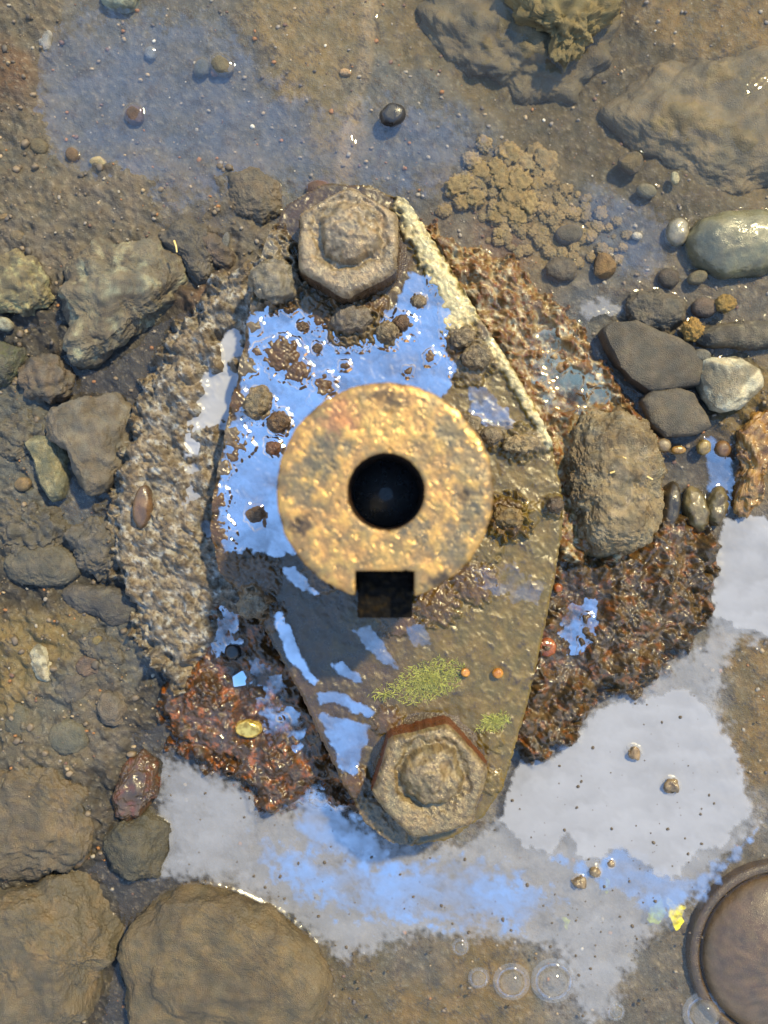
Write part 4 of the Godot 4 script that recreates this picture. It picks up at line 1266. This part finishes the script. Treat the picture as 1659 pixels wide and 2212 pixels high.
# ---------------------------------------------------------------- water, scum and imitated sky reflections
func build_water() -> void:
	# what stands in the puddle also counts as shore
	for s in [crust_left, rust_left, crust_right, rust_right]:
		for j in G.nz:
			var z: float = G.z0 + j * G.st
			if z < s.z0 or z > s.z0 + (s.nz - 1) * s.st:
				continue
			for i in G.nx:
				var x: float = G.x0 + i * G.st
				if x < s.x0 or x > s.x0 + (s.nx - 1) * s.st:
					continue
				var k: int = j * G.nx + i
				shore[k] = maxf(shore[k], s.height(x, z))
	var whole := PackedVector2Array([Vector2(-890, -1166), Vector2(890, -1166), Vector2(890, 1166), Vector2(-890, 1166)])
	var water := put("water", layer(G, shore, whole, 5.0, 0.0, 6.0, 9.0, 0.0, 1.0), mats.water)
	tag(water, "shallow muddy water lying over the ground", "", "", "structure")
	water.mesh = without_colors(water.mesh)

	# scum on the pools; sheen patches imitate sky mirrored in the water
	skin("film_and_reflection", [330, 1610, 420, 1640, 520, 1690, 600, 1740, 700, 1700, 800, 1780, 900, 1820, 1010, 1800, 1100, 1740, 1170, 1620, 1260, 1520, 1400, 1450, 1510, 1380, 1540, 1250, 1740, 1250, 1740, 1400, 1600, 1400, 1560, 1500, 1600, 1620, 1660, 1780, 1560, 1880, 1490, 1980, 1400, 2040, 1330, 2200, 1250, 2220, 1200, 2060, 1050, 2040, 900, 2030, 740, 2090, 620, 1990, 480, 1920, 380, 1910, 320, 1900, 330, 1760], "scum", 0.40, 0.10, 22.0, "thin lilac grey film spread over the whole lower puddle", 0.5, 32.0)
	skin("film_and_reflection", [1110, 1650, 1180, 1630, 1230, 1600, 1300, 1520, 1380, 1510, 1480, 1480, 1560, 1560, 1600, 1660, 1625, 1760, 1560, 1830, 1500, 1850, 1460, 1905, 1400, 1880, 1340, 1830, 1290, 1860, 1240, 1850, 1230, 1800, 1190, 1850, 1130, 1830, 1080, 1770], "scum", 0.60, 0.08, 15.0, "pale grey matt scum right of the plate on the lower puddle", 1.0, 7.0)
	skin("film_and_reflection", [350, 1660, 420, 1640, 500, 1680, 550, 1700, 560, 1760, 550, 1900, 480, 1890, 400, 1880, 370, 1800], "scum", 0.26, 0.14, 20.0, "milky scum at the left end of the lower puddle", 1.0, 18.0)
	skin("film_and_reflection", [1560, 1120, 1640, 1110, 1740, 1200, 1740, 1390, 1600, 1360, 1540, 1330, 1530, 1220], "scum", 0.62, 0.1, 14.0, "pale scum on the pool at the right edge", 1.0, 4.0)
	skin("film_and_reflection", [1520, 940, 1580, 960, 1590, 1040, 1575, 1110, 1540, 1130, 1530, 1060], "sheen", 0.34, 0.1, 10.0, "small blue patch standing for reflected sky above the scum at the right edge", 0.5, 6.0)
	skin("film_and_reflection", [40, 60, 250, 0, 500, 20, 600, 150, 720, 220, 860, 190, 1010, 230, 1090, 320, 980, 420, 880, 450, 700, 440, 560, 440, 380, 470, 200, 420, 40, 330], "sheen", 0.06, 0.03, 50.0, "faint bluish sheet imitating sky reflected over the upper left pool", 0.5, 70.0)
	skin("film_and_reflection", [1270, 380, 1380, 430, 1470, 480, 1450, 580, 1380, 620, 1270, 540, 1230, 450], "sheen", 0.05, 0.03, 30.0, "faint bluish sheet imitating sky reflected over the upper right pool", 0.5, 40.0)
	skin("film_and_reflection", [1240, 660, 1300, 640, 1350, 660, 1330, 690, 1270, 700], "scum", 0.3, 0.1, 14.0, "small grey film beside the top of the larger slab", 0.5, 12.0)
	skin("film_and_reflection", [540, 1800, 700, 1840, 900, 1850, 1040, 1850, 1150, 1890, 1220, 1950, 1140, 2020, 960, 2010, 820, 2000, 660, 1960, 560, 1880], "sheen", 0.27, 0.26, 40.0, "bright blue patch imitating reflected sky in the middle of the lower puddle", 0.9, 36.0)
	skin("film_and_reflection", [1180, 1840, 1280, 1870, 1330, 1820, 1390, 1840, 1480, 1900, 1560, 1850, 1640, 1790, 1580, 1880, 1500, 1950, 1420, 1990, 1340, 1930, 1250, 1900], "sheen", 0.30, 0.2, 22.0, "bright blue patch imitating reflected sky below the pale grey scum", 0.9, 14.0)
	skin("film_and_reflection", [600, 1720, 700, 1690, 790, 1780, 850, 1850, 950, 1850, 900, 1900, 780, 1890, 660, 1830], "sheen", 0.24, 0.25, 26.0, "bright blue patch imitating reflected sky left of the lower bolt", 0.9, 18.0)

	# water standing on the plate and blue patches shaped as sky reflections in it
	var lid_outline := outline(PLATE, BRIM)
	var pool := put("plate_water", without_colors(layer(plate, plate.H, shrunk(lid_outline, 5.0), 3.0, BRIM, 4.5, 6.0, 0.0, 1.0)), mats.water)
	tag(pool, "clear water standing on the muddy iron plate", "water")
	plate_reflection([540, 670, 600, 655, 690, 680, 760, 730, 850, 660, 880, 590, 945, 590, 965, 640, 985, 700, 960, 760, 990, 800, 970, 850, 940, 880, 830, 1000, 690, 1130, 660, 1190, 600, 1210, 540, 1190, 478, 1200, 470, 1060, 490, 940, 520, 840, 535, 740], 0.50, 0.20, 10.0, "bright blue patch standing for the sky reflected on the upper left of the plate")
	plate_reflection([590, 1325, 612, 1322, 635, 1370, 660, 1430, 690, 1470, 680, 1482, 650, 1460, 620, 1420, 595, 1360], 0.5, 0.2, 7.0, "long blue streak of imitated sky reflection on the left lower edge of the plate")
	plate_reflection([708, 1432, 740, 1430, 775, 1455, 790, 1478, 760, 1472, 725, 1455], 0.4, 0.2, 6.0, "small blue streak of imitated sky reflection right of the long blue streak")
	plate_reflection([680, 1495, 730, 1490, 780, 1520, 830, 1535, 790, 1550, 730, 1525, 690, 1520], 0.42, 0.2, 8.0, "blue streak of imitated sky reflection above the blue triangle on the plate")
	plate_reflection([685, 1540, 740, 1548, 800, 1560, 790, 1620, 765, 1680, 740, 1670, 715, 1615], 0.42, 0.2, 8.0, "blue triangle of imitated sky reflection left of the lower bolt")
	plate_reflection([760, 1360, 800, 1350, 830, 1390, 860, 1445, 830, 1440, 790, 1400], 0.2, 0.12, 8.0, "faint blue streak of imitated sky reflection below the shaft key")
	plate_reflection([600, 1220, 640, 1225, 680, 1270, 700, 1285, 670, 1285, 630, 1260], 0.44, 0.2, 6.0, "white blue patch shaped as a ripple reflection at the lower left of the shaft")
	plate_reflection([870, 1350, 920, 1345, 930, 1390, 895, 1400], 0.16, 0.1, 8.0, "faint blue imitated reflection right below the shaft key")
	plate_reflection([1020, 820, 1075, 860, 1120, 930, 1060, 930, 1010, 900], 0.2, 0.15, 14.0, "faint blue imitated reflection right of the shaft top")
	plate_reflection([1010, 1230, 1100, 1220, 1180, 1260, 1160, 1300, 1060, 1290], 0.08, 0.08, 20.0, "dim lilac imitated reflection on the olive lower right of the plate")

	# water caught on the crust
	var milk := put("crust_puddle", layer(crust_left, crust_left.H, outline([535, 680, 500, 700, 455, 770, 425, 850, 390, 900, 400, 990, 460, 1000, 490, 960, 510, 860, 530, 780], 46), 3.0, 52.0, 4.0, 6.0, 12.0, 0.8, 0.06, Color(1.0, 1.0, 1.0), 0.0, 6.0), mats.scum)
	tag(milk, "milky white puddle caught between left crust and plate", "puddle")
	var milk2 := put("crust_puddle", layer(crust_left, crust_left.H, outline([380, 1000, 440, 1000, 460, 1060, 470, 1180, 430, 1200, 380, 1120], 44), 3.0, 54.0, 4.0, 6.0, 12.0, 0.5, 0.2, Color.WHITE, 0.0, 10.0), mats.scum)
	tag(milk2, "thin milky puddle low on the left crust", "puddle")
	var amber := put("crust_puddle", without_colors(layer(crust_right, crust_right.H, outline([1040, 640, 1130, 640, 1220, 690, 1280, 770, 1325, 860, 1250, 900, 1190, 900, 1120, 780], 50), 2.6, 55.0, 6.0, 6.0, 8.0, 1.0)), mats.water)
	tag(amber, "clear beads of water among the right crust lumps", "puddle")
	var amber_reflection := put("film_and_reflection", layer(crust_right, crust_right.H, outline([1140, 730, 1220, 700, 1290, 790, 1325, 860, 1250, 900, 1190, 890, 1150, 820], 50), 2.6, 55.6, 6.0, 6.0, 14.0, 0.24, 0.3, c8(255, 232, 180)), mats.sheen)  # warm tint stands for sunlit surroundings mirrored in the water
	tag(amber_reflection, "golden tint imitating warm reflections on the water among right crust lumps", "film")
	var rust_pool := put("crust_puddle", without_colors(layer(rust_left, rust_left.H, outline([430, 1380, 520, 1380, 600, 1480, 680, 1620, 600, 1680, 480, 1620, 400, 1560], 30), 3.0, 33.0, 5.0, 6.0, 8.0, 1.0)), mats.water)
	tag(rust_pool, "clear water in the orange rust at lower left", "puddle")
	var rust_glint := put("film_and_reflection", layer(rust_left, rust_left.H, outline([430, 1270, 500, 1270, 520, 1380, 470, 1420, 430, 1340], 34), 2.6, 36.0, 5.0, 6.0, 20.0, 0.3, 0.3, Color.WHITE, 0.0, 4.0), mats.sheen)  # sheen patch put here as a painted glint of sky
	tag(rust_glint, "broken blue patch imitating sky glints on the rust beside the left crust", "film")
	var rust_glint2 := put("film_and_reflection", layer(rust_left, rust_left.H, outline([540, 1420, 600, 1450, 660, 1580, 640, 1640, 580, 1600, 550, 1500], 34), 2.6, 33.6, 5.0, 6.0, 24.0, 0.18, 0.5, Color.WHITE, 0.0, 4.0), mats.sheen)  # another sky glint laid on as a sheen patch
	tag(rust_glint2, "broken blue patch imitating sky glints in the rusty water along the plate", "film")
	var rust_pool2 := put("crust_puddle", without_colors(layer(rust_right, rust_right.H, outline([1190, 1210, 1300, 1220, 1340, 1320, 1280, 1440, 1170, 1500, 1150, 1420], 30), 3.0, 34.0, 5.0, 6.0, 8.0, 1.0)), mats.water)
	tag(rust_pool2, "clear water in the rust scale right of the plate", "puddle")
	var glint := put("film_and_reflection", layer(rust_right, rust_right.H, outline([1200, 1320, 1290, 1290, 1300, 1380, 1230, 1420], 30), 3.0, 34.5, 5.0, 6.0, 18.0, 0.3, 0.3), mats.sheen)  # sheen patch shaped as sky glints between the scale lumps
	tag(glint, "broken blue patch imitating sky glints in the rust scale right of the plate", "film")

func without_colors(m: ArrayMesh) -> ArrayMesh:
	var a := m.surface_get_arrays(0)
	a[Mesh.ARRAY_COLOR] = null
	var o := ArrayMesh.new()
	o.add_surface_from_arrays(Mesh.PRIMITIVE_TRIANGLES, a)
	return o

func shrunk(p: PackedVector2Array, by: float) -> PackedVector2Array:
	var best := p
	for q in Geometry2D.offset_polygon(p, -by):
		if q.size() > 3:
			best = q
	return best

func skin(called: String, pts: Array, m: String, alpha: float, vary: float, ragged: float, label: String, lift: float, fade := 0.0) -> void:  # lays scum films, and sheen patches that stand for reflected sky
	var o := put(called, layer(G, shore, outline(pts), 4.6, 0.0, 6.0, 9.0, ragged, alpha, vary, Color.WHITE, lift, fade), mats[m])
	tag(o, label, "film")

func plate_reflection(pts: Array, alpha: float, vary: float, ragged: float, label: String, fade := 5.0) -> void:  # patch shaped to stand for sky reflected in the plate water
	var o := put("film_and_reflection", layer(plate, plate.H, outline(pts, BRIM), 2.5, BRIM, 4.5, 6.0, ragged, alpha, vary, Color.WHITE, 0.5, fade), mats.sheen)
	tag(o, label, "film")

# ---------------------------------------------------------------- small things
func dome(r: float, h: float, rings := 10, segs := 32) -> ArrayMesh:
	var p := []
	for i in rings + 1:
		var a := PI / 2.0 * i / rings
		p.append(Vector2(maxf(0.01, r * cos(a)), h * sin(a)))
	var foot := [Vector2(r * 1.35, -0.4), Vector2(r * 1.15, r * 0.04)]
	return lathe(foot + p, segs, Color.WHITE, Color.WHITE)

func bubble(x: float, y: float, r: float, label: String) -> void:
	var p := at(x, y, 0.0)
	var o := thing("bubble", Vector3(p.x, 0.9, p.y), label, "bubble")
	put("dome", without_colors(dome(r, r * 0.75)), mats.bubble, o)
	var ring := []
	for i in 9:
		var a := PI * i / 8.0
		ring.append(Vector2(r * (1.0 + 0.14 * cos(a)), r * 0.16 * sin(a) + 0.4))
	put("ring", lathe(ring, 40, Color(1, 1, 1, 0.22), Color(1, 1, 1, 0.04)), mats.sheen, o)  # pale ring standing for the sky highlight round the bubble

func shard(called: String, pts: Array, level: float, thick: float, m: Material, col: Color, label: String, category: String, tilt := 0.0) -> void:
	var s := sheet_over(outline(pts, level), 1.5, 4.0)
	for i in s.F.size():
		s.H[i] = level + thick - 1.2 * (1.0 - sstep(0.0, 2.5, s.F[i])) + tilt * ((i % s.nx) * s.st)
		s.C[i] = col
	var o := put(called, sheet_mesh(s, level - thick, 0.0), m)
	tag(o, label, category)

func build_small() -> void:
	var b := StandardMaterial3D.new()
	b.resource_name = "bubble_skin"
	b.transparency = BaseMaterial3D.TRANSPARENCY_ALPHA
	b.albedo_color = Color(0.95, 0.92, 0.86, 0.0)
	b.metallic = 0.05
	b.roughness = 0.02
	b.metallic_specular = 0.8
	b.cull_mode = BaseMaterial3D.CULL_DISABLED
	mats.bubble = b
	bubble(1105, 2120, 30, "left of the two big ring bubbles near the bottom edge")
	bubble(1195, 2118, 36, "right of the two big ring bubbles near the bottom edge")
	bubble(1520, 2188, 34, "bubble under the domed cap at the bottom edge")
	bubble(1034, 2112, 17, "small bubble left of the two big ring bubbles")
	bubble(1330, 2185, 15, "small bubble right below the two big ring bubbles")
	bubble(995, 2045, 14, "small bubble above the two big ring bubbles")
	bubble(688, 1720, 24, "flat bubble by the rust edge left of the lower bolt")
	var beads := [[1370, 1625, 15, "upper tan grain standing in the pale grey scum"], [1450, 1698, 17, "lower tan grain standing in the pale grey scum"], [1286, 1882, 12, "small brown grain just below the pale grey scum"], [1250, 1905, 15, "larger brown grain just below the pale grey scum"], [1320, 1865, 8, "tiny brown grain at the scum edge"], [870, 1795, 9, "tiny dark grain beside the lower bolt"]]
	for e in beads:
		oval_stone("grain", e[0], e[1], e[2], e[2], 0, 4, e[2] * 0.9, "wet_stone", {"a": c8(150, 126, 92), "b": c8(106, 86, 60), "amp": 0.35, "cuts": 3}, e[3], "grain")
	# pebbles in the water on the plate
	var plate_pebbles := [[655, 706, 14, 11, w_(), "small brown pebble in the blue water left of the upper bolt"], [686, 752, 11, 10, w_(), "tiny brown pebble in the blue water below the upper bolt"], [905, 651, 16, 14, g_(), "grey pebble in the blue water right of the upper bolt"], [838, 716, 24, 20, g_(), "bigger grey pebble in the blue water below the upper bolt"], [866, 698, 18, 16, w_(), "brown pebble touching the bigger grey pebble"], [760, 690, 44, 30, c8(118, 106, 92), "dark mud clod under the upper bolt"], [557, 868, 26, 36, g_(), "crumbly tan pebble at the left rim of the plate"], [602, 912, 25, 22, w_(), "round brown pebble right of the crumbly tan pebble"], [590, 968, 17, 15, c8(110, 72, 48), "reddish pebble below the round brown pebble"], [552, 1112, 20, 16, w_(), "brown pebble in the lower left of the blue sky reflection"], [1030, 772, 32, 26, g_(), "grey pebble at the right rim of the plate"], [1000, 730, 26, 22, g_(), "grey pebble at the lower end of the cream ridge"], [1062, 940, 22, 18, g_(), "left of three pebbles in the row right of the shaft"], [1020, 918, 18, 20, g_(), "pebble nearest the shaft at its upper right"], [1124, 958, 38, 19, c8(164, 140, 100), "pale flat clod in the row right of the shaft"], [1098, 1116, 34, 24, c8(128, 104, 62), "olive pebble touching the right side of the shaft"], [1200, 1090, 18, 17, c8(100, 82, 62), "round brown pebble on the right rim of the plate"], [545, 1308, 34, 26, c8(132, 118, 96), "grey brown clod on the lower left rim of the plate"], [592, 610, 52, 44, c8(140, 128, 108), "grey crumbly clod left of the upper bolt"]]
	for e in plate_pebbles:
		var p := at(e[0], e[1], BRIM + 4)
		var low := minf(plate.height(p.x, p.y), BRIM + 8.0)
		var clod: bool = "clod" in e[5]
		oval_stone("mud_clod" if clod else "pebble", e[0], e[1], e[2], e[3], (int(e[0]) * 7) % 50 - 25, low + e[3] * 0.15, minf(e[2], e[3]) * 0.85, "crust", {"a": e[4], "b": e[4].darkened(0.25), "c": e[4].lightened(0.12), "amp": 0.26, "freq": 1.7, "crumb": 1.1}, e[5], "mud clod" if clod else "pebble")
	# the two ochre grains and other specks on the plate
	for e in [[1005, 1453, 10, "left of two ochre grains beside the algae"], [1075, 1454, 12, "right of two ochre grains beside the algae"]]:
		oval_stone("grain", e[0], e[1], e[2], e[2] * 0.95, 0, LID + 6, e[2] * 0.8, "wet_stone", {"a": c8(206, 140, 46), "b": c8(170, 106, 40), "cuts": 2}, e[3], "grain")
	oval_stone("grain", 1205, 1270, 10, 10, 0, 44, 9, "wet_stone", {"a": c8(176, 96, 38), "b": c8(150, 80, 34)}, "small orange grain just off the right edge of the plate", "grain")
	oval_stone("rust_flake", 1180, 1398, 22, 20, 20, 34, 16, "wet_rust", {"a": c8(178, 92, 32), "b": c8(130, 66, 28), "amp": 0.2}, "orange rust flake against the right edge of the plate", "rust flake")
	oval_stone("pebble", 503, 1408, 18, 17, 0, 44, 13, "wet_stone", {"a": c8(30, 30, 30), "b": c8(22, 22, 24)}, "black round pebble in the orange rust", "pebble")
	oval_stone("stone", 310, 1094, 21, 48, 6, 66, 22, "wet_stone", {"a": c8(120, 92, 66), "b": c8(96, 74, 56), "amp": 0.08}, "smooth brown slug shaped stone on the left crust", "stone")
	# flakes and a bead in the rusty water
	shard("flake", [502, 1462, 524, 1448, 543, 1478, 505, 1484], 30.0, 2.0, mats.tin, c8(190, 214, 226), "pale blue shiny flake in the orange rust", "flake")
	shard("flake", [548, 1484, 580, 1488, 588, 1508, 560, 1510], 30.0, 2.0, mats.wet_rust, c8(118, 84, 46), "brown flake right of the pale blue flake", "flake")
	oval_stone("bead", 537, 1573, 31, 20, 0, 30, 15, "brass", {"a": c8(206, 176, 96), "b": c8(150, 120, 60), "amp": 0.12}, "golden glassy bead in the rusty water", "bead")
	# bits of straw
	var straws := [[1335, 985, 1352, 990, 128, "short straw bit on the crusted nut"], [1362, 1012, 1410, 1036, 128, "long pale straw on the crusted nut"], [1318, 1022, 1330, 1014, 130, "tiny straw crumb on the crusted nut"], [376, 520, 382, 545, 92, "thin straw above the largest grey stone"]]
	for e in straws:
		var a := at(e[0], e[1], e[4])
		var z := at(e[2], e[3], e[4])
		var v := PackedVector3Array()
		var n := PackedVector3Array()
		var c := PackedColorArray()
		var idx := PackedInt32Array()
		var mid := (a + z) / 2.0
		tube_into(v, n, c, idx, [Vector3(a.x - mid.x, 0, a.y - mid.y), Vector3(2, 3, 1), Vector3(z.x - mid.x, 0, z.y - mid.y)], 2.4, 1.6, 6, c8(206, 172, 104), c8(226, 196, 130))
		var o := put("straw", commit(v, n, c, idx), mats.leaf, null, Vector3(mid.x, e[4], mid.y))
		tag(o, e[5], "straw", "bits of straw")
	# algae
	algae(925, 1470, 62, 1500, "tuft of yellow green algae on the lower plate")
	algae(1066, 1560, 28, 420, "small green algae strip right of the lower bolt")
	algae(830, 1500, 30, 70, "sparse olive algae left of the yellow green tuft")
	leaf_bit([1405, 1965, 1430, 1945, 1440, 1975, 1425, 2000, 1400, 1990], c8(150, 168, 50), "olive green leaf scrap in the lower puddle")
	leaf_bit([1440, 1940, 1460, 1955, 1480, 1960, 1475, 2000, 1462, 2015, 1448, 1985], c8(236, 214, 40), "bright yellow leaf scrap beside the domed cap")
	leaf_bit([1215, 1985, 1235, 1990, 1225, 2008], c8(150, 160, 50), "small green leaf crumb in the middle of the puddle")
	leaf_bit([1308, 1900, 1318, 1905, 1310, 1935], c8(160, 170, 60), "thin green leaf sliver in the puddle")
	# the domed cap in the lower right corner
	var cm := at(1690, 2062, 0)
	var o2 := thing("domed_cap", Vector3(cm.x, -20, cm.y), "smooth brown domed cap standing in the puddle at the lower right corner", "cap")
	var prof := []
	for i in 15:
		var a := PI / 2.0 * i / 14.0
		prof.append(Vector2(maxf(0.01, 176.0 * pow(cos(a), 0.85)), 18.0 + 62.0 * sin(a)))
	put("dome", lathe(prof, 96, c8(116, 94, 70), c8(92, 74, 54)), mats.wet_stone, o2)
	put("rim", lathe([Vector2(206, -8), Vector2(203, 22), Vector2(196, 29), Vector2(186, 30), Vector2(181, 25), Vector2(177, 12)], 96, c8(100, 80, 52), c8(74, 58, 40)), mats.wet_rust, o2)
	stamp(cm, ellipse_profile(204, 204, 0), 0, 10)

func w_() -> Color:
	return c8(104, 78, 52)

func g_() -> Color:
	return c8(134, 116, 88)

func algae(x: float, y: float, r: float, count: int, label: String) -> void:
	var p := at(x, y, LID)
	var g := RandomNumberGenerator.new()
	g.seed = int(x + y)
	var v := PackedVector3Array()
	var n := PackedVector3Array()
	var c := PackedColorArray()
	var idx := PackedInt32Array()
	for i in count:
		var a := g.randf_range(0, TAU)
		var d := r * pow(g.randf(), 1.1)
		var s := Vector3(cos(a) * d * 1.25, 0, sin(a) * d * 0.7 - cos(a) * d * 0.35)
		s.y = plate.height(p.x + s.x, p.y + s.z) - LID
		var dir := Vector3(g.randf_range(-1, 1), g.randf_range(0.1, 0.5), g.randf_range(-1, 1)).normalized()
		var bend := Vector3(g.randf_range(-1, 1), -0.2, g.randf_range(-1, 1)) * 5.0
		var l := g.randf_range(4, 13) * (1.4 - 0.8 * d / r)
		var tone := c8(196, 200, 72).lerp(c8(130, 126, 48), g.randf())
		tube_into(v, n, c, idx, [s, s + dir * l * 0.5 + bend * 0.3, s + dir * l + bend], 1.2, 0.4, 3, tone.darkened(g.randf_range(0.1, 0.5)), tone.lightened(0.2))
	var o := put("algae_tuft", commit(v, n, c, idx), mats.leaf, null, Vector3(p.x, LID, p.y))
	tag(o, label, "algae")

func leaf_bit(pts: Array, col: Color, label: String) -> void:
	var s := sheet_over(outline(pts, 1.0), 1.5, 6.0)
	for i in s.F.size():
		var x := (i % s.nx) * s.st
		var z := (i / s.nx) * s.st
		s.F[i] += noises.c.get_noise_2d(s.x0 + x, s.z0 + z) * 5.0
		s.H[i] = -3.0 + noises.b.get_noise_2d(x * 2.0, z * 2.0) * 3.0
		s.C[i] = col.lerp(col.darkened(0.4), clampf(0.5 + noises.c.get_noise_2d(x, z), 0, 1))
	var o := put("leaf_scrap", sheet_mesh(s, -8.0), mats.leaf)
	tag(o, label, "leaf")

# ---------------------------------------------------------------- all of it
func _ready() -> void:
	var cam := Camera3D.new()
	cam.name = "camera"
	add_child(cam)
	cam.position = Vector3(0, EYE * S, 0)
	cam.rotation_degrees = Vector3(-90, 0, 0)
	var lens := CameraAttributesPhysical.new()
	lens.frustum_focal_length = 12.0 / (1106.0 / EYE)
	lens.frustum_focus_distance = (EYE - LID) * S
	lens.frustum_near = 0.01
	lens.frustum_far = 200.0
	lens.exposure_aperture = 6.5
	cam.attributes = lens
	cam.near = 0.01
	cam.far = 200.0
	cam.fov = rad_to_deg(2.0 * atan(1106.0 / EYE))
	cam.current = true

	var sky := ProceduralSkyMaterial.new()
	sky.sky_top_color = Color(0.52, 0.72, 0.97)
	sky.sky_horizon_color = Color(0.98, 0.93, 0.82)
	sky.sky_curve = 0.34
	sky.ground_bottom_color = Color(0.3, 0.26, 0.2)
	sky.ground_horizon_color = Color(0.7, 0.64, 0.54)
	sky.sky_energy_multiplier = 1.1
	sky.sun_angle_max = 8.0
	var env := Environment.new()
	env.background_mode = Environment.BG_SKY
	env.sky = Sky.new()
	env.sky.sky_material = sky
	env.tonemap_mode = Environment.TONE_MAPPER_LINEAR
	env.tonemap_exposure = 1.52
	env.sdfgi_enabled = true
	env.ssao_enabled = true
	env.ssil_enabled = true
	var we := WorldEnvironment.new()
	we.name = "surroundings"
	we.environment = env
	add_child(we)
	var sun := DirectionalLight3D.new()
	sun.name = "sun"
	sun.light_color = Color(1.0, 0.92, 0.70)
	sun.light_energy = 1.5
	sun.light_angular_distance = 3.0
	sun.shadow_enabled = true
	sun.basis = Basis.looking_at(-Vector3(0.50, 1.0, -0.62).normalized(), Vector3.FORWARD)
	add_child(sun)

	setup_materials()
	var tin := StandardMaterial3D.new()
	tin.resource_name = "shiny_flake"
	tin.vertex_color_use_as_albedo = true
	tin.vertex_color_is_srgb = true
	tin.metallic = 0.8
	tin.roughness = 0.12
	mats.tin = tin
	var brass: StandardMaterial3D = tin.duplicate()
	brass.resource_name = "golden_bead"
	brass.metallic = 0.6
	mats.brass = brass
	build_ground()
	build_fitting()
	build_stones()
	build_shaft()
	build_crumbs()
	build_small()
	build_water()
	build_grit()
